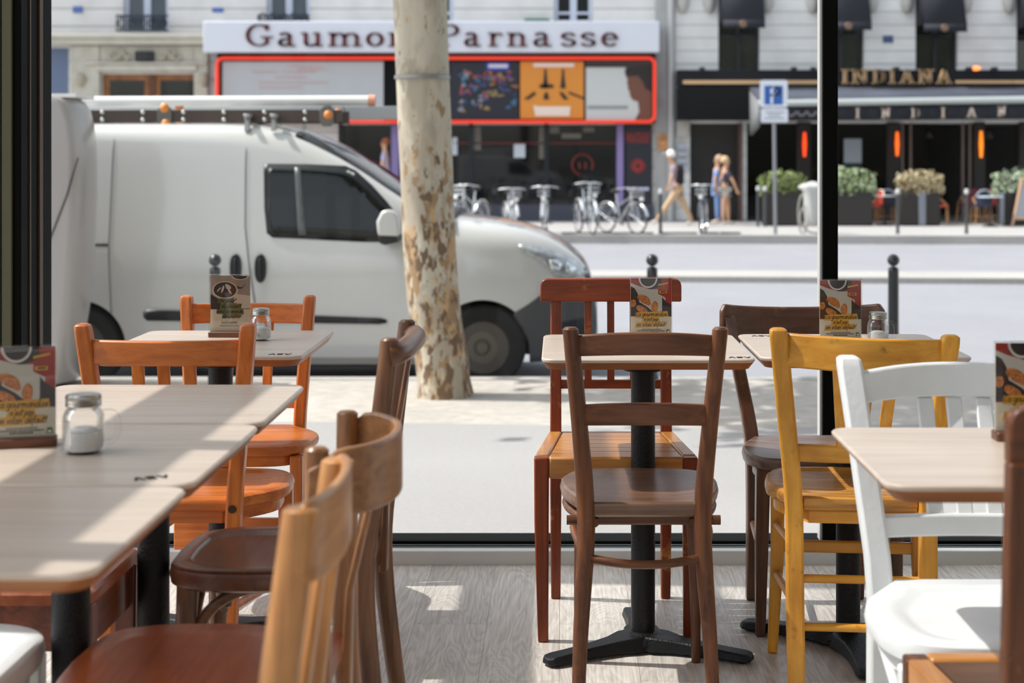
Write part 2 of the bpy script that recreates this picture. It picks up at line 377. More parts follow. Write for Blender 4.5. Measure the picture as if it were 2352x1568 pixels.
# ------------------------------------------------------------------ the room shell
def planks():
    m = bpy.data.materials.new('oak_laminate_floor'); m.use_nodes = True
    n = m.node_tree.nodes; l = m.node_tree.links; b = n['Principled BSDF']
    tc = n.new('ShaderNodeTexCoord'); mp = n.new('ShaderNodeMapping'); mp.inputs['Rotation'].default_value = (0, 0, PI/2)
    br = n.new('ShaderNodeTexBrick'); br.offset = .37; br.inputs['Scale'].default_value = 1
    br.inputs['Brick Width'].default_value = 1.25; br.inputs['Row Height'].default_value = .19
    br.inputs['Mortar Size'].default_value = .0012; br.inputs['Mortar Smooth'].default_value = .3
    br.inputs['Color1'].default_value = (.0, .0, .0, 1); br.inputs['Color2'].default_value = (1, 1, 1, 1); br.inputs['Mortar'].default_value = (.5, .5, .5, 1)
    l.new(tc.outputs['Object'], mp.inputs[0]); l.new(mp.outputs[0], br.inputs['Vector'])
    # swirling cathedral grain: distorted noise stretched along the plank
    m2 = n.new('ShaderNodeMapping'); m2.inputs['Scale'].default_value = (9, 1.3, 1)
    ad = n.new('ShaderNodeVectorMath'); ad.operation = 'ADD'
    sc = n.new('ShaderNodeVectorMath'); sc.operation = 'SCALE'; sc.inputs['Scale'].default_value = 7
    l.new(tc.outputs['Object'], m2.inputs[0]); l.new(br.outputs[0], sc.inputs[0]); l.new(m2.outputs[0], ad.inputs[0]); l.new(sc.outputs[0], ad.inputs[1])
    no = n.new('ShaderNodeTexNoise'); no.inputs['Scale'].default_value = 1.0; no.inputs['Detail'].default_value = 3; no.inputs['Distortion'].default_value = .8
    l.new(ad.outputs[0], no.inputs['Vector'])
    mu = n.new('ShaderNodeMath'); mu.operation = 'MULTIPLY'; mu.inputs[1].default_value = 16
    fr = n.new('ShaderNodeMath'); fr.operation = 'PINGPONG'; fr.inputs[1].default_value = .5
    l.new(no.outputs[0], mu.inputs[0]); l.new(mu.outputs[0], fr.inputs[0])
    f2 = n.new('ShaderNodeTexNoise'); f2.inputs['Scale'].default_value = 1; f2.inputs['Detail'].default_value = 6
    m3 = n.new('ShaderNodeMapping'); m3.inputs['Scale'].default_value = (160, 5, 1)
    l.new(tc.outputs['Object'], m3.inputs[0]); l.new(m3.outputs[0], f2.inputs['Vector'])
    s1 = n.new('ShaderNodeMath'); s1.operation = 'MULTIPLY_ADD'; s1.inputs[1].default_value = .55; l.new(fr.outputs[0], s1.inputs[0]); l.new(f2.outputs[0], s1.inputs[2])
    cr = n.new('ShaderNodeValToRGB'); cr.color_ramp.elements[0].position = .38; cr.color_ramp.elements[1].position = .85
    cr.color_ramp.elements[0].color = lin('aba39a'); cr.color_ramp.elements[1].color = lin('d2ccc3')
    l.new(s1.outputs[0], cr.inputs[0])
    mr = n.new('ShaderNodeMapRange'); mr.inputs[3].default_value = .90; mr.inputs[4].default_value = 1.06; l.new(br.outputs[0], mr.inputs[0])
    mm = n.new('ShaderNodeVectorMath'); mm.operation = 'MULTIPLY'; l.new(cr.outputs[0], mm.inputs[0]); l.new(mr.outputs[0], mm.inputs[1])
    inv = n.new('ShaderNodeMapRange'); inv.inputs[3].default_value = 1; inv.inputs[4].default_value = .55; l.new(br.outputs['Fac'], inv.inputs[0])
    m4 = n.new('ShaderNodeVectorMath'); m4.operation = 'MULTIPLY'; l.new(mm.outputs[0], m4.inputs[0]); l.new(inv.outputs[0], m4.inputs[1])
    l.new(m4.outputs[0], b.inputs['Base Color']); b.inputs['Roughness'].default_value = .42
    return m
XL, XR = -1.66, 3.4
struct(MB().box(XL-.3, XR, -4, 4.83, -.12, 0).build('floor', planks()))
struct(MB().box(XL-.02, XR+.2, -4.2, 5.06, 4.30, 4.5).build('ceiling', mat('grey_ceiling', '7d7973', .9)))
# the floors above and beside the café, seen only in reflections
struct(MB().box(XL-.02, 22, -4.2, 5.02, 4.5, 15).build('wall_front', mat('own_facade', '6f6a60', .85)))
struct(MB().box(XR+.2, 22, 3.0, 5.02, -.4, 4.5).build('wall_front', mat('own_facade', '6f6a60', .85)))
struct(MB().box(XR, XR+.2, -4.2, 5.06, -.3, 4.3).build('wall_right', WALLW))
mb = MB(); mb.box(XL-.14, XR+.2, -4.4, -4.2, -.3, .12); mb.box(XL-.14, XR+.2, -4.4, -4.2, 3.9, 4.5); mb.box(XL-.14, XL+.3, -4.4, -4.2, .12, 3.9); mb.box(XR-.4, XR+.2, -4.4, -4.2, .12, 3.9)
struct(mb.build('wall_back', WALLW))
o = bpy.data.objects.new('window_3', None); COL.objects.link(o); struct(o)  # unseen rear window, added to brighten surfaces that face the camera
MB().box(XL+.3, XR-.4, -4.31, -4.30, .12, 3.9).build('pane', GLASS, o)
MB().box(.85, .91, -4.34, -4.26, .12, 3.9).build('mullion', FRAME, o)
# threshold of the front glazing
struct(MB().box(XL-.2, XR, 4.83, 4.87, -.12, .042).build('baseboard_front', ALU, bevel=.003))
mb = MB(); mb.box(XL-.2, XR, 4.87, 4.94, -.12, .030); mb.box(XL-.2, XR, 4.885, 4.893, .03, .040); mb.box(XL-.2, XR, 4.915, 4.922, .03, .040)
struct(mb.build('trim_1', ALU_D))
struct(MB().box(XL-.2, XR, 4.94, 5.05, -.40, .046).build('trim_2', FRAME, bevel=.004))
# front window: big panes between dark uprights
def front_window():
    o = bpy.data.objects.new('window_1', None); COL.objects.link(o); struct(o)
    mb = MB(); mb.box(.806, .853, 4.93, 5.0, .046, 4.3); mb.build('mullion', FRAME, o, bevel=.003)
    MB().box(.799, .806, 4.945, 4.99, .046, 4.3).build('seal', ALU, o)
    MB().box(-1.59, .799, 4.966, 4.972, .046, 4.3).build('pane', GLASS, o)
    MB().box(.853, XR, 4.966, 4.972, .046, 4.3).build('pane', GLASS, o)
front_window()
def corner_post():
    o = bpy.data.objects.new('window_2', None); COL.objects.link(o); struct(o)
    xe = -1.588
    mb = MB(); mb.box(-1.92, xe, 4.75, 5.04, -.3, 4.3); mb.build('corner_post', FRAME, o, bevel=.004)
    mb = MB(); mb.box(-1.640, -1.612, 4.738, 4.752, 0, 4.3); mb.box(-1.66, -1.652, 4.742, 4.752, 0, 4.3); mb.build('cover_strip', FRAME2, o, bevel=.002)
    mb = MB(); mb.box(xe, xe+.006, 4.905, 4.935, .046, 4.3); mb.box(xe, xe+.004, 4.82, 4.83, .046, 4.3); mb.build('cover_strip', mat('bronze_strip', '4a3622', .45, .3), o)
    # side glazing facing the morning sun; stretch behind camera added for fill light
    mb = MB()
    for y0, y1 in ((-3.0, -2.92), (-1.6, -1.52), (-.2, -.12), (1.22, 1.30), (1.93, 2.02), (2.645, 2.73), (3.37, 3.46)): mb.box(-1.66, -1.60, y0, y1, .05, 2.90)
    mb.build('mullion', FRAME, o, bevel=.003)
    MB().box(-1.66, -1.60, -4.2, 4.75, 1.97, 2.20).build('transom', FRAME, o, bevel=.003)
    MB().box(-1.66, -1.60, -4.2, 4.75, 2.90, 2.94).build('transom', FRAME, o, bevel=.003)
    MB().box(-1.66, -1.60, -4.2, 4.75, -.02, .05).build('bottom_rail', FRAME, o, bevel=.003)
    MB().box(-1.636, -1.630, -4.2, 4.75, .05, 4.3).build('pane', GLASS, o)
corner_post()

# ------------------------------------------------------------------ tables
OAKTOP = wood('pale_oak', 'cbbcae', 'b9a898', .38, 'x', .8, .25, mottle=(.96, 1.04))
OAKEDGE = wood('oak_edge', 'a06a40', '8b5530', .5, 'x')
def table(label, cx, cy, size, ang, logo=None, nm='cafe_table'):
    hx, hy = size[0]/2, size[1]/2
    t = thing(nm, label, 'table', (cx, cy, 0), 0, 'square oak-topped cafe tables')
    mb = MB(); poly = rrect(-hx, hx, -hy, hy, .035, 6)
    mb.plate(poly, [(.002, .741), (0, .744), (0, .7475), (.003, .75)], 0)
    mb.plate(poly, [(.020, .724), (.002, .741)], 1)
    if logo:   # small dark stamped mark near the edge: A S V
        lx, ly, lr = logo
        st = [[(0, 0), (.5, 1), (1, 0)], [(1.6, .05), (2.3, .05), (2.3, .5), (1.6, .5), (1.6, .95), (2.35, .95)], [(2.9, 1), (3.4, 0), (3.9, 1)]]
        ca, sa = math.cos(lr), math.sin(lr)
        pen(mb, st, lambda p: (p[0]*.0125, p[1]*.020), .0026, .0026, .7503, .7508, 2, n=5,
            place=lambda x, z, y: (lx+x*ca-z*sa, ly+x*sa+z*ca, y))
    mb.build('tabletop', [OAKTOP, OAKEDGE, mat('stamp_ink', '3c332c', .6)], t)
    mb = MB(); mb.box(-hx*.55, hx*.55, -.035, .035, .708, .724); mb.box(-.035, .035, -hy*.55, hy*.55, .708, .724); mb.lathe([(.05, .69), (.05, .708)], n=20)
    mb.build('support_plate', BLACK, t, bevel=.002)
    MB().lathe([(.030, .035), (.030, .70)], n=28).build('column', BLACK, t)
    mb = MB()
    mb.lathe([(.062, .018), (.056, .034), (.036, .044)], n=24)
    for k in range(3):
        a = ang+k*2*PI/3; c, s = math.cos(a), math.sin(a); pts = []
        rings = []
        for r, w, zt in ((.0, .055, .040), (.05, .052, .040), (.09, .036, .036), (.15, .028, .032), (.22, .028, .028), (.26, .030, .026), (.278, .027, .024), (.288, .014, .020)):
            rings.append([(r*c-w*s, r*s+w*c, .006), (r*c+w*s, r*s-w*c, .006), (r*c+w*.8*s, r*s-w*.8*c, zt), (r*c-w*.8*s, r*s+w*.8*c, zt)])
        mb.loft(rings)
    mb.build('base', BLACK, t, bevel=.004)
    for k in range(3):
        a = ang+k*2*PI/3; MB().lathe([(.012, 0), (.012, .007)], (.262*math.cos(a), .262*math.sin(a), 0), 12).build('foot', RUBBER, t)
    return t
table('pale oak table by the corner post holding the ice cream card', -.86, 4.09, (.50, .58), .5, (.17, -.262, 0))
table('pale oak table behind the foreground salt jar, farthest of the joined left row', -.775, 3.075, (.505, .49), 1.1)
table('pale oak table carrying the foreground salt jar and tilted card', -.775, 2.555, (.505, .525), 1.6, (.165, -.235, .5))
table('pale oak table at the bottom left corner, nearest of the joined left row', -.775, 2.04, (.505, .48), .2)
table('pale oak table in the centre between ladder-back and cap-rail chairs', .208, 4.01, (.50, .54), math.radians(93), (.19, -.245, 0))
table('pale oak table by the black upright under the yellow chair back', .722, 4.03, (.50, .52), math.radians(30), (-.215, .20, 0))
table('pale oak table at the right edge in front of the white chair', 1.065, 2.535, (1.20, .50), .9)

# ------------------------------------------------------------------ chairs (built facing +y, seat centre over the origin)
def seat_poly(wf, wr, D, sq=False):
    if sq:
        k = [(wr, -D/2), (wf, D*.36), (wf*.97, D*.47), (wf*.88, D*.5), (0, D*.51)]
    else:
        k = [(wr, -D/2), (wf*.96, -D*.16), (wf, D*.10), (wf*.93, D*.33), (wf*.66, D*.47), (0, D*.5)]
    r = spl(k, 5); return r+[(-x, y) for x, y in r[::-1]][1:]
def seat_mesh(poly, z1, th, groove=None, saddle=0, D=.38, lip=.012, mi=0):
    mb = MB()
    dish = (lambda x, y: 0)
    L = [(lip, z1-th), (.003, z1-th+.006), (0, z1-th*.45), (.003, z1-.004), (.009, z1)]
    if groove: L += [(groove-.006, z1), (groove, z1-.005), (groove+.01, z1-.006), (groove+.05, z1-.008-saddle)]
    else: L += [(.05, z1-.002-saddle*.4), (.09, z1-.003-saddle)]
    mb.plate(poly, L); return mb
def bow_rail(h, y, zlo, zhi, bow, arch=0, t=.018, n=14, alo=None):
    pts = []
    for i in range(n+1):
        x = -h+2*h*i/n; q = 1-(x/h)**2
        pts.append((x, y-bow*q, zlo+(alo if alo is not None else arch*.6)*q, zhi+arch*q))
    return MB().rail(pts, t)

def slat_chair(label, loc, rz, ca, cb, ht=.183, hs=.14, hf=.13, H=.85, D=.38, lean=.06, wf=.21, pw=.034, pd=.040,
               rz0=.766, rz1=.818, bow=.03, arch=0, slats=(-.057, 0, .057), sw=.027, low=(.53, .56), seat_h=.455, th=.03, groove=.035, saddle=0,
               rods='side', wear=None, rough=.38, bolt=False, front_board=None, tilt=0, nm='slat_back_chair', group=None, fleg=.034, fan=0, seatcol=None, mats=None, coat=.2):
    t = thing(nm, label, 'chair', loc, rz, group)
    wx = lambda a: mats if mats else wood(nm+'_'+ca, ca, cb, rough, a, wear=wear, coat=coat)
    yr = -D/2
    def px(z, s):     # post centre line
        if z >= seat_h: k = (z-seat_h)/(H-seat_h); return s*(hs+(ht-hs)*k), yr-lean*k**1.15
        k = (seat_h-z)/seat_h; return s*(hs+(hf-hs)*k), yr-.045*k**1.6
    for s in (-1, 1):
        Hs = H+s*tilt; pts = []
        for z in (0, .12, .25, .36, seat_h-.03, seat_h+.04, .58, .70, .80):
            if z > Hs-.04: continue
            x, y = px(z, s); w = .85 if z < .05 else (1.0 if z < .6 else 1.0)
            pts.append((x, y, z, pw*w, pd*w))
        for dz, k in ((.02, 1.0), (.006, .94), (0, .72)):
            x, y = px(Hs-dz, s); pts.append((x, y, Hs-dz, pw*k, pd*k))
        MB().post(pts).build('rear_post', wx('z'), t, bevel=.006)
    if bolt:
        x, y = px(seat_h-.03, 1)
        MB().lathe([(.009, 0), (.009, .003), (.005, .004)], (x, y-pd/2-.003, seat_h-.018), 14, 'y').build('bolt', mat('dark_bolt', '4a3426', .4, .4), t)
    zm = (rz0+rz1)/2; hx, hy = px(zm, 1)
    # head rail: shears with the tilt of the posts
    mb = bow_rail(hx-.004, hy+.002, rz0, rz1, bow, arch, .02)
    if tilt: mb.v = [(x, y, z+tilt*x/hx) for x, y, z in mb.v]
    mb.build('head_rail', wx('x'), t, bevel=.004)
    if low:
        lx, ly = px(sum(low)/2, 1)
        bow_rail(lx-.004, ly, low[0], low[1], bow*.35, 0, .02).build('lower_rail', wx('x'), t, bevel=.004)
    for sx in slats:
        x0, y0 = px(low[1] if low else seat_h, 1); q = 1-(sx/hx)**2
        zb = (low[1] if low else seat_h)-.006; yb = y0-bow*.35*q*(1 if low else 0)
        yt = hy-bow*q
        xs = sx*(1-fan)
        MB().loft([[(xs-sw/2, yb-.006, zb), (xs+sw/2, yb-.006, zb), (xs+sw/2, yb+.006, zb), (xs-sw/2, yb+.006, zb)],
                   [(sx-sw/2, yt-.006, rz0+.006), (sx+sw/2, yt-.006, rz0+.006), (sx+sw/2, yt+.006, rz0+.006), (sx-sw/2, yt+.006, rz0+.006)]]).build('back_slat', wx('z'), t, bevel=.003)
    poly = seat_poly(wf, hs-pw/2-.002, D)
    sm = wood(nm+'_seat_'+seatcol[0], seatcol[0], seatcol[1], rough, 'x', wear=wear) if seatcol else wx('x')
    seat_mesh(poly, seat_h, th, groove, saddle).build('seat', sm, t)
    # apron under the seat
    ap = [(x*.90, y*.90) for x, y in poly]
    mb = MB(); mb.plate(ap, [(0, seat_h-th-.028), (0, seat_h-th+.004)]); mb.build('seat_frame', wx('x'), t)
    fx = wf-.035; fy = D/2-.045
    for s in (-1, 1):
        MB().post([(s*(fx+.012), fy+.012, 0, fleg*.72, fleg*.72), (s*fx, fy, .25, fleg*.95, fleg*.95), (s*fx, fy, seat_h-th, fleg, fleg)]).build('front_leg', wx('z'), t, bevel=.005)
    def rod(a, b, r=.009): MB().tube([a, b], r, 10).build('stretcher', wx('x'), t)
    for s in (-1, 1):
        for zf, zb in ((.32, .345), (.20, .215)):
            bx, by = px(zb, s); rod((s*(fx+.004), fy, zf), (bx, by, zb))
    bx, by = px(.275, 1); bz = .275
    if rods == 'both':
        for z in (.275, .17):
            bx, by = px(z, 1); rod((-bx, by, z), (bx, by, z), .0095)
    if front_board:
        z0, z1, yy = front_board
        MB().box(-fx, fx, yy-.009, yy+.009, z0, z1).build('stretcher_board', wx('x'), t, bevel=.003)
    return t

ORA, ORB = 'd47b33', 'ac581f'
slat_chair('orange-brown slat-back chair tucked under the ice cream card table, back to viewer', (-.868, 3.79, 0), 0, ORA, ORB,
           ht=.183, hs=.142, hf=.13, H=.853, D=.38, lean=.05, wf=.235, bolt=True, group='orange-brown slat-back chairs', rz0=.762, rz1=.816)
slat_chair('orange-brown slat-back chair by the window, facing the viewer behind the ice cream card', (-.902, 4.445, 0), PI, ORA, ORB,
           ht=.179, hs=.155, hf=.15, H=.822, D=.37, lean=.04, wf=.235, rz0=.74, rz1=.797, low=(.50, .53), front_board=(.10, .19, -.165),
           group='orange-brown slat-back chairs', groove=None, bow=.035)
YA, YB = 'e0a23a', 'c98622'
slat_chair('yellow painted slat-back chair tucked under the right window table', (.692, 3.80, 0), -.09, YA, YB,
           ht=.187, hs=.148, hf=.145, H=.838, D=.38, lean=.085, wf=.205, rz0=.752, rz1=.826, bow=.050, low=(.54, .578), slats=(-.058, 0, .058), fan=.25, 
           rods='both', front_board=(.252, .28, .145), pw=.040, pd=.042, tilt=-.006, nm='yellow_chair', bolt=False, wear='8a5a22', seatcol=('d69a3e', '8c5a30'), th=.034)
WHITE = mat('white_chipped_paint', 'dde0e0', .45, var=.035, vscale=14, coat=.15, bump=.08, bscale=90)
slat_chair('white painted slat-back chair at the right table, facing the viewer', (.748, 2.72, 0), PI, 'dfe2e2', 'cccccc',
           ht=.207, hs=.165, hf=.16, H=.846, D=.42, lean=.09, wf=.228, rz0=.757, rz1=.815, arch=.014, bow=.055, low=(.522, .562), slats=(-.055, 0, .055), sw=.030,
           pw=.044, pd=.044, nm='white_chair', mats=WHITE, groove=.045, th=.042, seat_h=.452)
slat_chair('white painted chair at the bottom left corner pushed under the near table', (-1.02, 2.43, 0), -PI/2, 'dfe2e2', 'cccccc',
           ht=.19, hs=.16, hf=.16, H=.84, D=.42, lean=.07, wf=.225, nm='white_chair', mats=WHITE, groove=.045, th=.042, seat_h=.452)

def slot_seat_chair(label, loc, rz, ca, cb, H, hb, hs, D, wf, rib=False, cap=(.064, .195), wear_tone='c78a45', sh=.467, pwid=.031, group=None, seat=('c58a48', 'a86c30')):
    """chair with a straight cap rail over two square posts, slats between, framed slatted seat"""
    t = thing('cap_rail_chair', label, 'chair', loc, rz, group)
    wx = lambda a: wood('mahogany_'+ca, ca, cb, .38, a, coat=.15, wear=wear_tone, spec=.3)  # lighter tone of the random worn patches
    yr = -D/2; ch, cw = cap
    for s in (-1, 1):
        MB().post([(s*hb, yr-.02, 0, .026, .028), (s*hb, yr, .30, pwid, .034), (s*hb, yr, sh, pwid, .034), (s*hb, yr-.025, H-ch+.004, pwid*.95, .028)]).build('rear_post', wx('z'), t, bevel=.004)
    poly = [(-cw, H-ch), (cw, H-ch), (cw, H-.03)]+[(cw-.02+.02*math.cos(a), H-.02+.02*math.sin(a)) for a in (0, .5, 1, 1.57)]
    poly += [(-cw+.02-.02*math.cos(a), H-.02+.02*math.sin(a)) for a in (1.57, 1, .5, 0)]+[(-cw, H-.03)]
    mb = MB().prism(poly, yr-.042, yr-.012)
    mb.v = [(x, y-.018*(1-(x/cw)**2)+.012, z) for x, y, z in mb.v]
    mb.build('head_rail', wx('x'), t, bevel=.004)
    MB().box(-hb, hb, yr-.018, yr+.0, .582, .606).build('lower_rail', wx('x'), t, bevel=.003)
    for sx in (-.063, 0, .063):
        MB().post([(sx, yr-.010, .602, .020, .012), (sx, yr-.026, H-ch+.004, .020, .012)]).build('back_slat', wx('z'), t, bevel=.002)
    fy = D/2-.018; fw = wf-.018
    for s in (-1, 1):
        MB().post([(s*(fw-.004), fy, 0, .026, .026), (s*fw, fy, .30, .036, .036), (s*fw, fy, sh-.002, .038, .036)]).build('front_leg', wx('z'), t, bevel=.004)
    # seat frame: four rails and boards or ribbing between
    sw = wood('honey_seat', seat[0], seat[1], .35, 'x', coat=.4)
    swy = wood('honey_seat', seat[0], seat[1], .35, 'y', coat=.4)
    mb = MB(); mb.box(-fw+.018, fw-.018, fy-.016, fy+.018, sh-.055, sh); mb.build('front_rail', sw, t, bevel=.006)
    MB().box(-hb+.015, hb-.015, yr-.012, yr+.012, sh-.05, sh-.004).build('back_rail', wx('x'), t, bevel=.003)
    for s in (-1, 1):
        MB().loft([[(s*(hb+.014), yr+.0, z0) , (s*(hb-.02), yr+.0, z0), (s*(hb-.02), yr+.0, z1), (s*(hb+.014), yr+.0, z1)] if False else
                   [(s*hb-.017, yr, sh-.05), (s*hb+.017, yr, sh-.05), (s*hb+.017, yr, sh), (s*hb-.017, yr, sh)],
                   [(s*fw-.017, fy-.017, sh-.05), (s*fw+.017, fy-.017, sh-.05), (s*fw+.017, fy-.017, sh), (s*fw-.017, fy-.017, sh)]]).build('side_rail', swy, t, bevel=.004)
    def wid(y): return hb+(fw-hb)*(y-yr)/(fy-yr)-.020
    if rib:
        mb = MB(); y = yr+.016; 
        while y < fy-.022:
            w = wid(y); mb.box(-w, w, y, y+.0052, sh-.014, sh-.004); y += .0068
        w0, w1 = wid(yr+.012), wid(fy-.018)
        mb.loft([[(-w0, yr+.012, sh-.02), (w0, yr+.012, sh-.02), (w0, yr+.012, sh-.012), (-w0, yr+.012, sh-.012)], [(-w1, fy-.018, sh-.02), (w1, fy-.018, sh-.02), (w1, fy-.018, sh-.012), (-w1, fy-.018, sh-.012)]])
        o = mb.build('ribbed_seat_panel', wood('walnut_rib', '6b4526', '54341b', .4, 'x'), t); o['kind'] = 'stuff'
    else:
        n = 6; L = (fy-.02)-(yr+.014)
        for k in range(n):
            y0 = yr+.014+L*k/n+.0015; y1 = yr+.014+L*(k+1)/n-.0015; w0, w1 = wid(y0), wid(y1)
            MB().loft([[(-w0, y0, sh-.016), (w0, y0, sh-.016), (w0, y0, sh-.003), (-w0, y0, sh-.003)], [(-w1, y1, sh-.016), (w1, y1, sh-.016), (w1, y1, sh-.003), (-w1, y1, sh-.003)]]).build('seat_board', sw, t, bevel=.001)
    return t
slot_seat_chair('mahogany chair with broad cap rail behind the central chip card', (.142, 4.245, 0), PI, '8f3f16', '68290d', .886, .152, .1, .40, .205, group=None)
slot_seat_chair('brown cap-rail chair with ribbed seat cut off by the right edge', (.755, 2.27, 0), 0, '6b3c1e', '4a2813', .90, .172, .1, .44, .225, rib=True, cap=(.072, .19), sh=.452, pwid=.044)

# ---- dark ladder-back bentwood, centre
def ladder_chair(label, loc, rz):
    t = thing('bentwood_ladder_chair', label, 'chair', loc, rz)
    c = ('75482c', '4c2c1b'); wx = lambda a: wood('dark_bentwood', c[0], c[1], .42, a, wear='82583a', coat=.15, spec=.3)
    D = .40; yr = -D/2; sh = .455
    for s in (-1, 1):
        pts = spl([(s*.148, yr-.075, 0, .028), (s*.142, yr-.035, .16, .033), (s*.130, yr, .36, .040), (s*.131, yr, .47, .040), (s*.143, yr-.015, .62, .037), (s*.158, yr-.035, .78, .036), (s*.164, yr-.042, .842, .035)], 5)
        MB().post([(a, b, z, w, w) for a, b, z, w in pts]+[(s*.164, yr-.042, .847, .024, .024)], 16).build('rear_post', wx('z'), t)
    bow_rail(.155, yr-.034, .782, .828, .028, .010, .014).build('head_rail', wx('x'), t, bevel=.004)
    bow_rail(.142, yr-.020, .628, .674, .026, .008, .014).build('ladder_rail', wx('x'), t, bevel=.004)
    k = [(.118, -D/2-.004), (.158, -D*.28), (.184, 0), (.180, D*.28), (.13, D*.47), (0, D*.52)]
    r = spl(k, 6); poly = r+[(-x, y) for x, y in r[::-1]][1:]
    seat_mesh(poly, sh, .034, None, .006).build('seat', wood('bentwood_seat', '7a5a44', '5a3c2a', .35, 'x', wear='8f7058', coat=.35), t)
    MB().plate([(x*.86, y*.86) for x, y in poly], [(0, sh-.05), (0, sh-.03)]).build('seat_frame', wx('x'), t)
    for s in (-1, 1):
        pts = spl([(s*.142, .125, 0, .022), (s*.139, .115, .2, .028), (s*.134, .105, .36, .036), (s*.132, .10, sh-.03, .034)], 5)
        MB().post([(a, b, z, w, w) for a, b, z, w in pts], 16).build('front_leg', wx('z'), t)
    # hoop under the seat and its rear tie bar
    hoop = [(x*.92, y*.9, .405) for x, y in spl(k, 4)]; hoop = hoop+[(-x, y, z) for x, y, z in hoop[::-1]][1:]
    MB().tube(hoop, .010, 10).build('hoop_stretcher', wx('x'), t)
    MB().tube([(-.172, yr+.035, .408), (.172, yr+.035, .408)], .011, 12).build('tie_bar', wx('x'), t)
    n = 16
    MB().tube([(-.132+.264*i/n, yr-.030*(1-(2*i/n-1)**2)-.004, .335-.010*(1-(2*i/n-1)**2)) for i in range(n+1)], .0095, 10).build('curved_stretcher', wx('x'), t)
    for s in (-1, 1):
        MB().tube([(s*.132, yr+.01, .335)]+[(s*(.132+.024*math.sin(PI*i/8)), yr+.01+.29*i/8, .335+.03*math.sin(PI*i/8)) for i in range(1, 9)], .009, 10).build('side_stretcher', wx('y'), t)
    return t
ladder_chair('dark bentwood ladder-back chair in front centre, back to viewer', (.188, 3.768, 0), 0)

# ---- brown chair with wrap-around back, right of centre
def wrap_chair(label, loc, rz):
    t = thing('curved_back_chair', label, 'chair', loc, rz)
    wx = lambda a: wood('worn_walnut', '6b4631', '482e20', .36, a, wear='8a6246', coat=.3)
    D = .37; yr = -D/2; sh = .457
    for s in (-1, 1):
        pts = spl([(s*.148, yr-.02, 0, .030, .034), (s*.146, yr, .24, .036, .042), (s*.150, yr-.002, .44, .038, .044), (s*.178, yr-.035, .62, .036, .036), (s*.205, yr-.062, .78, .030, .026)], 5)
        MB().post(pts).build('rear_post', wx('z'), t, bevel=.005)
    n = 20; pts = []
    for i in range(n+1):
        u = -1+2*i/n; q = 1-u*u
        x = .228*math.sin(u*1.25)/math.sin(1.25); y = yr-.078-.075*q+.03
        pts.append((x, y, .700+.004*q, .816-.018*q-(.022 if abs(u) > .97 else .006 if abs(u) > .9 else 0)))
    MB().rail(pts, .016).build('backrest', wx('x'), t, bevel=.005)
    k = [(.146, -D/2), (.19, -D*.2), (.205, D*.06), (.196, D*.3), (.15, D*.46), (0, D*.5)]
    r = spl(k, 6); poly = r+[(-x, y) for x, y in r[::-1]][1:]
    seat_mesh(poly, sh, .036, None, .010, lip=.03).build('seat', wood('walnut_seat', '83695a', '5d463a', .36, 'x', wear='9c8472', coat=.3), t)
    MB().plate([(x*.86, y*.86) for x, y in poly], [(0, sh-.065), (0, sh-.03)]).build('seat_frame', wx('x'), t)
    for s in (-1, 1):
        MB().post([(s*.176, .135, 0, .024, .026), (s*.172, .132, .25, .033, .033), (s*.168, .128, sh-.03, .036, .036)]).build('front_leg', wx('z'), t, bevel=.004)
        MB().tube([(s*.170, .13, .20), (s*.148, yr, .22)], .009).build('stretcher', wx('y'), t)
    return t
wrap_chair('dark brown chair with wide curved back behind the right-hand chip card', (.684, 4.25, 0), PI+.03)

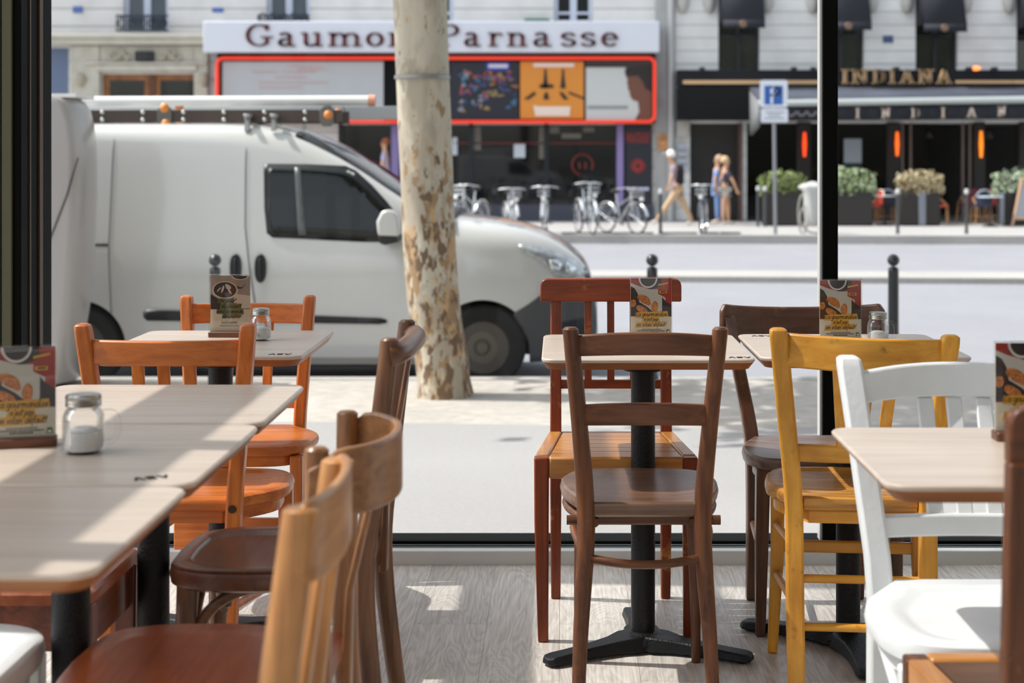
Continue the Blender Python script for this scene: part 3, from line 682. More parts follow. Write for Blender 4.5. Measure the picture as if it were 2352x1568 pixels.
# ---- bentwood chairs along the left row, seen from the side
def side_chair(label, loc, rz, ca, cb, band, H=.86, D=.38, hw=.165, seat=None, groove=None, wear=None, group=None, pw=.036, sh=.452, out=.055, xl=.045):
    t = thing('bentwood_side_chair', label, 'chair', loc, rz, group)
    wx = lambda a: wood('beech_'+ca, ca, cb, .38, a, wear=wear, coat=.3)
    yr = -D/2
    for s in (-1, 1):
        pts = spl([(s*hw, yr-.05, 0, .030), (s*(hw-.005), yr-.02, .2, .036), (s*(hw-.015), yr-.0, .42, pw+.004), (s*(hw-.01), yr-xl*.35, .60, pw), (s*hw, yr-xl, H, pw-.003)], 5)
        MB().post([(a, b, z, w, w*1.05) for a, b, z, w in pts]+[(s*hw, yr-xl, H+.004, pw*.7, pw*.7)], 14).build('rear_post', wx('z'), t)
    n = 22
    if band:
        z0, z1 = band; pts = []
        for i in range(n+1):
            a = PI*i/n; x = -(hw+.012)*math.cos(a); y = yr-xl+.012-(out+.03)*math.sin(a)**.8
            e = min(i, n-i)/n; cut = .03*max(0, 1-e/.1)
            pts.append((x, y, z0+cut*.8, z1-cut))
        MB().rail(pts, .013).build('back_band', wx('x'), t, bevel=.004)
        top_y = yr-xl+.012-(out+.03); zt = z0+.02
    else:
        pts = [(-(hw+.004)*math.cos(PI*i/n), yr-xl-(out+.0)*math.sin(PI*i/n)**.8, H-.028+.006*math.sin(PI*i/n)) for i in range(n+1)]
        MB().tube(pts, .021, 12).build('back_hoop', wx('x'), t)
        top_y = yr-xl-out; zt = H-.03
    MB().post([(0, yr-.020, sh-.045, .034, .016), (0, yr-.026, .56, .032, .011), (0, (yr+top_y)/2-.01, .70, .030, .010), (0, top_y+.004, zt, .028, .010)]).build('splat', wx('z'), t, bevel=.003)
    poly = seat_poly(.195, hw-.028, D)
    sm = wood('side_seat_'+(seat or (ca, cb))[0], *(seat or (ca, cb)), .33, 'x', coat=.45, wear=wear)
    seat_mesh(poly, sh, .04, groove).build('seat', sm, t)
    fx, fy = .145, D/2-.05
    for s in (-1, 1):
        pts = spl([(s*(fx+.012), fy+.02, 0, .026), (s*(fx+.006), fy+.01, .2, .032), (s*fx, fy, sh-.035, .042)], 5)
        MB().post([(a, b, z, w, w) for a, b, z, w in pts], 14).build('front_leg', wx('z'), t)
        arc_ = [(s*(fx-.002), fy-.012-.13*(1-math.cos(PI/2*i/8)), .30+.112*math.sin(PI/2*i/8)) for i in range(9)]
        MB().tube(arc_, .011, 10).build('brace', wx('y'), t)
    arc_ = [(-fx+2*fx*i/16, fy-.005, .29+.115*math.sin(PI*i/16)**.7) for i in range(17)]
    MB().tube(arc_, .011, 10).build('brace', wx('x'), t)
    return t
side_chair('brown bentwood chair with rounded hoop back and grooved seat, farthest of the left row', (-.555, 3.16, 0), PI/2, '7d5233', '55341f', None, .878, .38, .172, out=.028,
           seat=('74432c', '553020'), groove=.045, xl=.05, group='side-on bentwood chairs along the left tables')
side_chair('beech bentwood chair with bent-band back and red-brown seat, middle of the left row', (-.545, 2.455, 0), PI/2, 'a9774c', '7d5230', (.705, .803), .80, .40, .165,
           seat=('c06636', '9a4c26'), xl=0, out=.08, group='side-on bentwood chairs along the left tables')
side_chair('light beech chair back with curved band, nearest blurred one of the left row', (-.54, 1.99, 0), PI/2, 'c98f55', 'a06a38', (.727, .822), .812, .40, .150,
           seat=('c06636', '9a4c26'), xl=.045, out=.008, pw=.044, group='side-on bentwood chairs along the left tables')

# ---- carved chair under the left table
def carved_chair(label, loc, rz):
    t = thing('carved_seat_chair', label, 'chair', loc, rz)
    wx = lambda a: wood('red_walnut', '8a4526', '5e2c17', .35, a, coat=.4)
    D, w, sh = .40, .165, .462
    mb = MB(); mb.plate(rrect(-w, w, -D/2, D/2, .02, 4), [(0, sh-.022), (0, sh-.004), (.004, sh)])
    # tooled scrolls on the seat surface
    sc = []
    for s in (-1, 1):
        for cy in (-.08, .04, .14):
            pts = [(s*(.06+.045*(1-i/22)*math.cos(i*.45)), cy+.045*(1-i/22)*math.sin(i*.45)) for i in range(20)]
            sc.append(pts)
        sc.append([(s*.15, -D/2+.02), (s*.15, D/2-.02)])
    sc += [[(-.15, D/2-.02), (.15, D/2-.02)]]
    pen(mb, sc, lambda p: p, .0034, .0034, sh, sh+.0008, 1, n=5, place=lambda x, z, y: (x, z, y))
    mb.build('seat', [wood('tooled_seat', 'b0623c', '95492a', .3, 'x', coat=.4), mat('tooled_line', 'f0cdb4', .5)], t)
    for x0, x1, y0, y1 in ((-w+.01, w-.01, D/2-.03, D/2-.01), (-w+.01, w-.01, -D/2+.01, -D/2+.03), (-w+.01, -w+.03, -D/2+.03, D/2-.03), (w-.03, w-.01, -D/2+.03, D/2-.03)):
        MB().box(x0, x1, y0, y1, sh-.105, sh-.022).build('apron', wx('x'), t, bevel=.003)
    for s in (-1, 1):
        MB().post([(s*(w-.02), D/2-.02, 0, .03, .03), (s*(w-.02), D/2-.02, sh-.022, .045, .045)]).build('front_leg', wx('z'), t, bevel=.004)
        MB().post([(s*(w-.02), -D/2-.02, 0, .03, .03), (s*(w-.02), -D/2+.01, sh, .04, .04), (s*(w-.015), -D/2-.05, .86, .036, .034)]).build('rear_post', wx('z'), t, bevel=.004)
    bow_rail(w-.03, -D/2-.045, .76, .84, .02).build('head_rail', wx('x'), t, bevel=.004)
    return t
carved_chair('red-brown chair with tooled scroll pattern on its seat under the left tables', (-1.012, 2.955, 0), -PI/2)

# ------------------------------------------------------------------ cards and salt jars
ACR = pane('acrylic', (.98, .985, .98), .9)
def card_mats():
    return [mat('card_cream', 'f2e6cf', .5), mat('card_red', 'b32a18', .4), mat('card_dark', '301512', .45), mat('card_paper', 'e4dccf', .5),
            mat('nugget', 'dd8644', .6, var=.5, vscale=260), mat('card_yellow', 'f4b436', .5), mat('card_ink', '2a1410', .6), mat('card_white', 'f6f2ea', .5),
            mat('card_taupe', 'ad9280', .5, var=.15, vscale=30), mat('card_olive', '74723a', .5), mat('choc', '3a1c12', .35, var=.5, vscale=90), mat('cream_swirl', 'e8cdb0', .4),
            mat('card_kraft', 'ead3b4', .5), mat('label_green', '5f7a44', .5)]
def blob(cx, cz, rx, rz, a=0, n=18, w=.12, seed=0):
    random.seed(seed); out = []
    ph = [random.uniform(0, 6.28) for _ in range(3)]
    for i in range(n):
        t = 2*PI*i/n; r = 1+w*(.5*math.sin(2*t+ph[0])+.3*math.sin(3*t+ph[1])+.2*math.sin(5*t+ph[2]))
        x, z = rx*r*math.cos(t), rz*r*math.sin(t); out.append((cx+x*math.cos(a)-z*math.sin(a), cz+x*math.sin(a)+z*math.cos(a)))
    return out
def menu_card(kind, label, loc, rz=0, wb=True):
    t = thing('menu_card_stand', label, 'menu card', loc, rz, 'menu card stands on the tables' if kind == 'chips' else None)
    w, h, z0 = .0525, .148, .012
    mb = MB(); L = [0]
    def lay(poly, mi):   # printed layers, a few hundredths of a millimetre each
        poly = [(min(max(x, -w+.0004), w-.0004), min(max(z, 0), h)) for x, z in poly]
        L[0] += 1; mb.prism([(x, z+z0) for x, z in poly], -.0010-.00006*L[0], -.0008, mi)
    def rect(x0, x1, a, b): return [(x0, a), (x1, a), (x1, b), (x0, b)]
    mb.box(-w, w, -.0008, .0004, z0, z0+h, 12 if kind == 'ice' else 0)
    if kind == 'chips':
        lay(rect(-w, w, .050, h), 1)
        lay([(-.03, h), (.026, h), (.03, .13), (.0, .118), (-.03, .132)], 2)
        lay([(-w, .052), (-w, .105), (.0, .112), (w, .08), (w, .058), (.03, .05)], 2)
        lay([(-w, .136), (-w+.02, .128), (-.005, .120), (.018, .120), (.018, .108), (.037, .098), (.033, .078), (.026, .062), (.01, .058), (-.01, .075), (-w, .10)], 3)
        lay([(-w, .128), (-.042, .122), (-.034, .108), (-.03, .085), (-w, .095)], 2)
        lay(arc(-.008, h, .024, .025, 180, 360, 14), 7); lay(arc(-.008, h, .020, .021, 180, 360, 14), 2)
        for k, (cx, cz, rx, rz_, a) in enumerate(((-.018, .094, .018, .0105, -.55), (-.024, .068, .015, .0085, -.5), (.009, .074, .0090, .0150, -.12), (-.047, .084, .009, .009, 0), (-.008, .084, .007, .006, -.5))):
            lay(blob(cx, cz, rx, rz_, a, seed=k+3), 4)
        lay([(.028, .10), (w, .07), (w, .05), (.028, .05)], 2)
        lay([(.018, .133), (.044, .138), (.044, .1345), (.018, .1285)], 5); lay(rect(.0205, .0405, .110, .1165), 5)
        lay(rect(.0245, .0375, .112, .1148), 2)
        lay([(-.041, .047), (-.039, .061), (.042, .064), (.044, .050), (.0, .046)], 5)
        lay([(-.024, .036), (-.020, .049), (.020, .049), (.022, .037)], 5)
        lay([(-.042, .021), (-.038, .035), (.036, .038), (.038, .026), (.0, .022)], 5)
        y = (-.0030, -.0027)
        handline(mb, 'La gourmandise', 0, z0+.0515, .0058, .0006, y[0], y[1], 6, width=.080)
        handline(mb, "n'est pas", 0, z0+.0385, .0054, .0006, y[0], y[1], 6, width=.036)
        handline(mb, 'un vilain défaut!', 0, z0+.0255, .0058, .0006, y[0], y[1], 6, width=.076)
        for k, (a, b) in enumerate(((-.024, .024), (-.036, .034), (-.018, .018))):
            x = a; random.seed(k)
            while x < b:
                q = random.uniform(.001, .004); lay(rect(x, min(x+q, b), .0165-.0038*k, .0180-.0038*k), 6); x += q+.0009
        lay(rect(.039, .047, .0085, .0165), 13); lay([(.0405, .010), (.0455, .010), (.0445, .014), (.042, .0125)], 0)
    else:
        lay(rect(-w, w, .060, h), 8)
        lay([(-w, .06), (-w, .10), (-.028, .085), (-.02, .06)], 2)
        lay([(.008, .102), (w, .096), (w, .064), (.02, .062)], 11)
        lay(blob(.026, .150, .024, .013, 0, w=0), 12); lay(blob(.026, .149, .020, .010, 0, w=0), 10)
        lay([(.0, .125), (.03, .118), (.042, .128), (.03, .114), (.012, .114)], 2)
        lay(blob(-.014, .110, .034, .024, 0, w=0), 12); lay(blob(-.014, .111, .0305, .0205, 0, w=0), 10)
        for k, (cx, cz, rx, rz_, a) in enumerate(((-.006, .119, .010, .005, -.9), (-.020, .113, .009, .003, 1.2), (-.002, .108, .010, .0025, -1.1), (-.030, .112, .007, .002, .8))):
            lay(blob(cx, cz, rx, rz_, a, seed=k, w=.3), 11)
        lay([(.006, .083), (.014, .093), (.020, .087), (.012, .076)], 12); lay(blob(.012, .084, .003, .0015, .8), 6); lay(blob(.015, .087, .003, .0015, .8), 6)
        lay([(-.034, .077), (-.031, .088), (.010, .089), (.010, .077)], 9); lay([(-.027, .058), (-.026, .076), (.030, .075), (.028, .060)], 9)
        lay([(-.036, .048), (-.036, .060), (.034, .062), (.036, .047)], 9); lay([(-.022, .037), (-.020, .049), (.030, .047), (.029, .040)], 9)
        y = (-.0030, -.0027)
        handline(mb, 'Un peu', -.012, z0+.0785, .0056, .0006, y[0], y[1], 6, width=.042)
        handline(mb, 'de dessert', .002, z0+.0640, .0058, .0006, y[0], y[1], 6, width=.052)
        handline(mb, 'dans ce monde', -.002, z0+.0510, .0055, .0006, y[0], y[1], 6, width=.070)
        handline(mb, 'de brutes', .002, z0+.0370, .0058, .0006, y[0], y[1], 6, width=.048)
        lay(rect(.036, .046, .009, .019), 13); lay([(.037, .009), (.045, .009), (.044, .014), (.040, .012)], 0)
    mb.build('printed_card', card_mats(), t, sharp=1, weld=False)
    if kind == 'ice':
        for txt, sz, z in (('GLACE NAPPÉE', .0085, .0225), ('NAPPAGE & ÉCLATS AU CHOIX', .0050, .0155)):
            text_mesh('caption', txt, sz, mat('card_ink', '2a1410', .6), t, (-.002, -.0029, z0+z), sc=(.72, 1, 1), ext=.00005)
    mb = MB(); e = .0022
    mb.box(-w-e, w+e, -.0050, -.0032, z0-.004, z0+h+.002); mb.box(-w-e, w+e, .0016, .0034, z0-.004, z0+h+.002)
    mb.box(-w-e, w+e, -.0050, .0034, z0+h+.002, z0+h+.0036)
    mb.build('acrylic_sleeve', ACR, t)
    mb = MB(); mb.plate(rrect(-.055, .055, -.021, .021, .006), [(.001, 0), (0, .002), (0, .013), (.002, .015)]); mb.build('wooden_base', wood('card_base', '6e4026', '4b2a18', .4, 'x'), t)
    return t
menu_card('chips', 'menu card with fried nuggets photo on the central table', (.235, 4.13, .75), 0)
menu_card('chips', 'menu card with fried nuggets photo before the black upright, beside a jar', (.708, 4.06, .75), .03)
menu_card('ice', 'brown menu card with chocolate ice cream bowl on the table by the corner post', (-.862, 4.22, .75), -.05)
menu_card('chips', 'large blurred nuggets menu card tilted at the left edge beside a jar', (-.868, 2.60, .75), .28)
menu_card('chips', 'nuggets menu card cut off by the right edge on the near right table', (.772, 2.66, .75), .0)

SALT = mat('salt', 'f0efec', .9, bump=.4, bscale=300)
STEEL = mat('steel_lid', 'a5a29c', .25, .95)
def glass_mat():
    m = bpy.data.materials.new('jar_glass'); m.use_nodes = True
    n = m.node_tree.nodes; l = m.node_tree.links; n.clear()
    g = n.new('ShaderNodeBsdfGlass'); g.inputs['IOR'].default_value = 1.35; g.inputs['Roughness'].default_value = .02; g.inputs['Color'].default_value = (.95, .97, .97, 1)
    t = n.new('ShaderNodeBsdfTransparent'); t.inputs[0].default_value = (.96, .98, .98, 1)
    mx = n.new('ShaderNodeMixShader'); mx.inputs[0].default_value = .55; o = n.new('ShaderNodeOutputMaterial')
    l.new(g.outputs[0], mx.inputs[1]); l.new(t.outputs[0], mx.inputs[2]); l.new(mx.outputs[0], o.inputs[0]); return m
JG = pane('jar_glass', (.985, .99, .99), .55, 0, 1.45)
def jar(label, loc, rz, k=1.0, proto=None):
    if proto:
        return dup(proto, loc, rz, label)
    t = thing('salt_jar', label, 'salt jar', loc, rz, 'mason jar salt shakers')
    R = .0265
    prof = [(R-.006, .0), (R-.001, .003), (R, .008), (R+.0003, .045), (R-.0005, .054), (R-.004, .061), (R-.0065, .064), (R-.0065, .070)]
    inner = [(r-.0022, max(z, .004)) for r, z in prof][::-1]
    MB().lathe([(0.0005, 0)]+prof+inner+[(0.0005, .004)], n=36).build('glass_body', JG, t)
    MB().lathe([(.0005, .0045), (R-.0035, .0045), (R-.0026, .009), (R-.0024, .030), (.012, .036), (.0005, .033)], n=36).build('salt', SALT, t)
    lid = [(.0005, .066), (R-.004, .066), (R-.0035, .068), (R-.0045, .070), (R-.0035, .072), (R-.0045, .0745), (R-.0035, .077), (R-.0042, .081), (R-.006, .0825), (.0005, .0825)]
    MB().lathe(lid, n=36).build('lid', STEEL, t)
    MB().tube(spl([(R-.002, 0, .056), (R+.010, 0, .056), (R+.0165, 0, .046), (R+.0165, 0, .028), (R+.010, 0, .016), (R-.001, 0, .013)], 6), .0030, 10, flat=1.4).build('handle', JG, t)
    return t
j0 = jar('salt jar with steel lid on the ice cream card table', (-.768, 4.14, .75), -PI/2)
jar('salt jar with its handle to the right beside the right-hand chip card', (.797, 4.03, .75), 0, proto=j0)
j2 = jar('large blurred salt jar in the left foreground', (-.752, 2.545, .75), 0.15, proto=j0); j2.scale = (1.22, 1.22, 1.12)

# cream fleece pouf by the window at the right
def pouf():
    mb = MB(); mb.lathe([(.02, .0), (.13, .004), (.165, .03), (.18, .10), (.172, .17), (.13, .212), (.02, .225)], (0, 0, 0), 40)
    o = mb.build('fleece_pouf', mat('cream_fleece', 'd9d2c8', .95, bump=1.0, bscale=140, var=.08, vscale=60), sub=1)
    o.location = (1.435, 4.55, 0); tag(o, 'cream fleecy pouf on the floor by the window, behind the white chair', 'pouf')
pouf()
# ------------------------------------------------------------------ street ground
def ground_mat(name, ca, cb, sc, bump=.3, rough=.9, cracks=False):
    m = bpy.data.materials.new(name); m.use_nodes = True
    n = m.node_tree.nodes; l = m.node_tree.links; b = n['Principled BSDF']
    tc = n.new('ShaderNodeTexCoord')
    a = n.new('ShaderNodeTexNoise'); a.inputs['Scale'].default_value = sc; a.inputs['Detail'].default_value = 9; a.inputs['Roughness'].default_value = .7
    c = n.new('ShaderNodeTexNoise'); c.inputs['Scale'].default_value = .8; c.inputs['Detail'].default_value = 3
    l.new(tc.outputs['Object'], a.inputs['Vector']); l.new(tc.outputs['Object'], c.inputs['Vector'])
    ad = n.new('ShaderNodeMath'); ad.operation = 'MULTIPLY_ADD'; ad.inputs[1].default_value = .5; l.new(c.outputs[0], ad.inputs[0]); l.new(a.outputs[0], ad.inputs[2])
    cr = n.new('ShaderNodeValToRGB'); cr.color_ramp.elements[0].position = .55; cr.color_ramp.elements[1].position = .95
    cr.color_ramp.elements[0].color = lin(ca); cr.color_ramp.elements[1].color = lin(cb)
    l.new(ad.outputs[0], cr.inputs[0]); l.new(cr.outputs[0], b.inputs['Base Color']); b.inputs['Roughness'].default_value = rough; b.inputs['Specular IOR Level'].default_value = .12
    bp = n.new('ShaderNodeBump'); bp.inputs['Strength'].default_value = bump; bp.inputs['Distance'].default_value = .01
    l.new(a.outputs[0], bp.inputs['Height']); l.new(bp.outputs[0], b.inputs['Normal']); return m
ASPH_S = ground_mat('pavement_asphalt', '989694', 'a4a2a0', 40)
SAND = ground_mat('stabilised_sand', 'a49e95', 'c0bab2', 9, .8)
ROAD = ground_mat('road_asphalt', '8a8b8f', '96979b', 30)
GRAN = ground_mat('granite_kerb', 'a09d99', 'b3b0ab', 20, .2)
SW, RD = -.35, -.52
def slab(pts, z, name, m, th=.15, label=None):
    mb = MB(); n = len(pts)
    mb.add([(x, y, z) for x, y in pts]+[(x, y, z-th) for x, y in pts], [tuple(range(n)), tuple(range(2*n-1, n-1, -1))]+[(i, i+n, (i+1) % n+n, (i+1) % n) for i in range(n)])
    return struct(mb.build(name, m))
slab([(-30, 5.05), (34, 5.05), (34, 9.75), (2.5, 9.62), (1.0, 9.4), (-.3, 9.55), (-1.6, 9.65), (-30, 9.7)], SW, 'pavement', ASPH_S)
slab([(-30, 9.7), (-1.6, 9.65), (-.3, 9.55), (1.0, 9.4), (2.5, 9.62), (34, 9.75), (34, 11.48), (-30, 11.48)], SW-.001, 'pavement', SAND)
slab([(-30, 11.48), (34, 11.48), (34, 11.64), (-30, 11.64)], SW+.004, 'kerb', GRAN, .3)
slab([(-40, 11.6), (44, 11.6), (44, 35), (-40, 35)], RD, 'road', ROAD)
slab([(-60, -60), (60, -60), (60, -4.42), (-60, -4.42)], SW, 'pavement', ASPH_S)  # unseen ground behind the café, added to bounce sunlight indoors
slab([(-60, -4.42), (-1.7, -4.42), (-1.7, 5.05), (-60, 5.05)], SW, 'pavement', ASPH_S)
slab([(-40, 24.2), (1, 23.05), (8, 22.5), (44, 20.2), (44, 21.6), (8, 23.9), (1, 24.3), (-40, 25.6)], RD+.085, 'kerb', GRAN, .2)
slab([(-50, 35.2), (0, 33.9), (12, 33.3), (50, 32), (50, 32.5), (12, 33.8), (0, 34.4), (-50, 35.7)], SW+.01, 'kerb', GRAN, .3)
slab([(-50, 35.7), (0, 34.4), (12, 33.8), (50, 32.5), (50, 46), (-50, 46)], SW, 'pavement', ground_mat('far_pavement', 'a19f9d', 'afadab', 25))
# dark planted pits and grate along the far kerb
mb = MB()
for a, b in ((1290, 1500), (1520, 1600), (1612, 1650), (1655, 1700)):
    x0, x1 = X(a, 34.6), X(b, 34.6); mb.box(x0, x1, 34.45, 34.75, SW, SW+.03)
struct(mb.build('pavement_grate', mat('dark_grate', '23261c', .8)))

# ------------------------------------------------------------------ plane tree
def bark():
    m = bpy.data.materials.new('plane_tree_bark'); m.use_nodes = True
    n = m.node_tree.nodes; l = m.node_tree.links; b = n['Principled BSDF']
    tc = n.new('ShaderNodeTexCoord'); mp = n.new('ShaderNodeMapping'); mp.inputs['Scale'].default_value = (1, 1, .45)
    l.new(tc.outputs['Object'], mp.inputs[0])
    def nz(s, d=6, r=.6, o=0):
        a = n.new('ShaderNodeTexNoise'); a.inputs['Scale'].default_value = s; a.inputs['Detail'].default_value = d; a.inputs['Roughness'].default_value = r
        a.inputs['Distortion'].default_value = .15
        v = n.new('ShaderNodeVectorMath'); v.operation = 'ADD'; v.inputs[1].default_value = (o, o*1.7, o*.3); l.new(mp.outputs[0], v.inputs[0]); l.new(v.outputs[0], a.inputs['Vector']); return a
    sep = n.new('ShaderNodeSeparateXYZ'); l.new(tc.outputs['Object'], sep.inputs[0])
    hz = n.new('ShaderNodeMapRange'); hz.inputs[1].default_value = .9; hz.inputs[2].default_value = 1.7; hz.inputs[1].default_value = .5; hz.inputs[2].default_value = 2.1; hz.inputs[3].default_value = .10; hz.inputs[4].default_value = -.05; l.new(sep.outputs[2], hz.inputs[0])
    col = n.new('ShaderNodeRGB'); col.outputs[0].default_value = lin('bdb4a2'); cur = col.outputs[0]
    for sc, th, wid, hexc, off, hk in ((2.6, .50, .05, 'a89d8b', 1, .0), (9, .58, .05, 'b8976e', 5, 1), (13, .585, .03, '967b5c', 9, 1), (19, .60, .03, '6d5742', 13, 1), (26, .70, .02, '54412f', 3, .3), (8, .57, .03, 'a79c8a', 21, .25)):
        a = nz(sc, 5, .58, off); s = n.new('ShaderNodeMath'); s.operation = 'MULTIPLY_ADD'; s.inputs[1].default_value = hk
        l.new(hz.outputs[0], s.inputs[0]); l.new(a.outputs[0], s.inputs[2])
        r = n.new('ShaderNodeMapRange'); r.inputs[1].default_value = th; r.inputs[2].default_value = th+wid; r.clamp = True; l.new(s.outputs[0], r.inputs[0])
        mx = n.new('ShaderNodeMixRGB'); mx.inputs[2].default_value = lin(hexc); l.new(r.outputs[0], mx.inputs[0]); l.new(cur, mx.inputs[1]); cur = mx.outputs[0]
    l.new(cur, b.inputs['Base Color']); b.inputs['Roughness'].default_value = .85
    c = nz(9, 6, .6, 2); bp = n.new('ShaderNodeBump'); bp.inputs['Strength'].default_value = .5; bp.inputs['Distance'].default_value = .02
    l.new(c.outputs[0], bp.inputs['Height']); l.new(bp.outputs[0], b.inputs['Normal']); return m
def tree():
    d = 10.7; t = thing('plane_tree', 'pale mottled plane tree trunk standing in front of the white van', 'tree', (X(1020, d), d, SW), 0)
    bx, by, bz = t.location
    BK = bark()
    prof = [(SW-.05, 1021, 70), (SW, 1021, 62), (-.27, 1019, 59.5), (-.10, 1013, 60), (.10, 1003, 60), (.35, 993, 60), (.65, 986, 60.5), (1.0, 981, 60), (1.4, 975, 59.5), (1.8, 970, 60), (2.3, 966, 62), (2.9, 962, 63), (3.6, 958, 60), (4.4, 962, 50), (5.2, 970, 40)]
    pts = spl([(z-bz, X(c, d)-bx, 0, w/F*d) for z, c, w in prof], 4)
    rings = []
    for k, (z, x, y, w) in enumerate(pts):
        ring = []
        for i in range(32):
            a = 2*PI*i/32; r = w*(1+.035*math.sin(3*a+z*1.5)+.025*math.sin(5*a-z*2.3)+.015*math.sin(9*a+z*4))
            if z < .12: r *= 1+.10*max(0, math.sin(2*a+.6))*(1-z/.12)
            ring.append((x+r*math.cos(a), y+r*math.sin(a), z))
        rings.append(ring)
    MB().loft(rings).build('trunk', BK, t, sharp=60)
    tx = X(962, d)-bx; rng = random.Random(11); tips = []
    for k, (a, L, z0) in enumerate(((.3, 2.1, 3.3), (1.5, 1.7, 3.6), (2.7, 2.0, 3.2), (3.7, 2.2, 3.7), (4.6, 1.6, 3.4), (5.5, 2.0, 3.9), (.9, 1.6, 4.6), (3.1, 1.5, 4.8), (5.0, 1.4, 4.7))):
        p = [(tx, 0, z0-bz-.35+.35)]
        for i in range(1, 6):
            q = i/5; p.append((tx+math.cos(a)*L*q+rng.uniform(-.08, .08), math.sin(a)*L*q*.8+rng.uniform(-.08, .08), z0-bz+L*(.75*q-.35*q*q)+.2))
        MB().tube(spl(p, 3), [.075*(1-i/16.5)+.008 for i in range(16)], 8).build('branch', BK, t)
        tips += p[2:]
    lv = MB()
    for i in range(2600):
        c = rng.choice(tips); s = rng.gauss
        x, y, z = c[0]+s(0, .42), c[1]+s(0, .42), c[2]+s(.12, .34)
        if z+bz < 2.75: continue
        k = rng.uniform(.07, .14); n1 = Vector((s(0, 1), s(0, 1), s(0, 1)+.8)).normalized(); u = n1.orthogonal().normalized(); v = n1.cross(u)
        P0 = Vector((x, y, z)); lv.add([P0-u*k, P0-v*k*.8, P0+u*k, P0+v*k*.8], [(0, 1, 2, 3)])
    o = lv.build('foliage', mat('leaf_green', '6f8f3c', .6), t, recalc=False); o['kind'] = 'stuff'
    # wire strap round the trunk
    z = Z(178, d)-bz; xc = X(970, d)-bx
    MB().loft([[(xc+(.186)*math.cos(2*PI*i/28), .186*math.sin(2*PI*i/28), z+h) for i in range(28)] for h in (-.012, .012)], cap=False).build('strap', mat('strap_wire', '8f8f8c', .4, .5), t)
tree()

# ------------------------------------------------------------------ ball-top bollards on the near pavement
IRON = mat('grey_cast_iron', '33373a', .3, .3, .6, coat=.3)
def bollard(label, px, top, d, proto=None, group='ball-topped bollards on the near pavement'):
    x = X(px, d)
    if proto: return dup(proto, (x, d, SW), 0, label)
    H = Z(top, d)-SW
    t = thing('bollard', label, 'bollard', (x, d, SW), 0, group)
    MB().lathe([(.050, 0), (.050, .06), (.040, .08), (.038, .12), (.037, H-.12), (.039, H-.115), (.033, H-.095), (.018, H-.088)], n=24).build('post', IRON, t)
    MB().lathe([(.001, H)]+[(.043*math.sin(a), H-.043+.043*math.cos(a)) for a in [PI*i/12 for i in range(1, 12)]]+[(.001, H-.086)], n=24).build('ball', IRON, t)
    return t
b0 = bollard('dark ball-topped bollard at right, between the upright and the white chair', 2052, 583, 11.2)
bollard('dark ball-topped bollard just right of the white van, above the cap-rail chair', 1498, 578, 11.2, b0)
bollard('dark ball-topped bollard in front of the van door, above the ice cream card', 494, 574, 11.2, b0)

# ------------------------------------------------------------------ pale cabin at the far left
def cabin():
    d = 10.95
    t = thing('street_cabin', 'pale grey smooth curved body with a diagonal dark seam beside the dark corner post', 'street cabinet', (X(100, d), d, SW), 0)
    bx = t.location.x
    edge = [(870, 150), (820, 156), (760, 165), (700, 173), (620, 181), (540, 186), (450, 188.5), (370, 188.5), (320, 186), (280, 181), (250, 173), (232, 162), (222, 148), (217, 130)]
    rings = []
    for py, px in [(882, 149)]+edge:
        z = Z(py, d)-SW; xr = X(px, d)-bx; ring = []
        if z < 0: z = 0
        for i in range(13):
            a = -PI/2+PI*i/12; ring.append((xr-.10+.10*math.cos(a), .27+.27*math.sin(a)*(1 if True else 1), z))
        ring += [(xr-1.6, .54, z), (xr-1.6, 0, z)]
        rings.append(ring)
    MB().loft(rings).build('shell', mat('pale_grey_paint', 'a8a3a1', .3, coat=.4), t, sharp=50)
    a, b = (X(186, d)-bx, Z(362, d)-SW), (X(120, d)-bx, Z(540, d)-SW)
    MB().tube([(a[0]-.02, .0, a[1]), ((a[0]+b[0])/2, -.003, (a[1]+b[1])/2), (b[0]-.1, -.003, b[1]-.25)], .006, 6).build('seam', mat('dark_seam', '3a3836', .6), t)
    MB().box(X(118, d)-bx-.9, X(168, d)-bx, .05, .5, Z(219, d)-SW-.01, Z(214, d)-SW).build('top_edge', mat('white_trim', 'ecebe8', .4), t)
cabin()

# ------------------------------------------------------------------ the white van
VW = mat('white_car_paint', 'c9c9c6', .22, 0, .5, coat=1.0)
VBLK = mat('black_car_plastic', '131416', .45)
VGR = mat('grey_bumper_plastic', '4a4a4c', .5)
CGL = mat('dark_car_glass', '0b1110', .03, 0, .45)
VYC, VWD = 13.02, .916
def interp(tab, x):
    if x <= tab[0][0]: return tab[0][1]
    for (a, b), (c, e) in zip(tab[:-1], tab[1:]):
        if x <= c: return b+(e-b)*(x-a)/(c-a)
    return tab[-1][1]
VTOP = spl([(-4.42, 1.36), (-4.34, 1.45), (-3.85, 1.492), (-3.0, 1.50), (-2.39, 1.492), (-2.04, 1.434), (-1.76, 1.31), (-1.516, 1.17), (-1.29, 1.018), (-1.05, .870), (-.84, .775), (-.575, .745), (-.296, .695), (-.087, .622), (.087, .515), (.20, .405), (.262, .27), (.292, .10), (.30, -.10)], 4)
def vtop(x): return interp(VTOP, x)
def vr(x): return interp([(-4.4, .10), (-2.6, .17), (-1.9, .20), (-1.2, .16), (-.6, .20), (.3, .16)], x)
def vhw(x, z):
    W = VWD
    if x > -.9: k = (x+.9)/1.2; W *= 1-.40*k**2.7
    if x < -4.2: k = (-4.2-x)/.22; W *= 1-.06*k**2
    if z > .40: W -= (z-.40)*.125
    if z < -.12: W -= (-.12-z)*.16
    # flared wheel arches
    zt, r = vtop(x), vr(x)
    if z > zt-r: W -= r*(1-math.sqrt(max(0, 1-((z-(zt-r))/r)**2)))
    return W
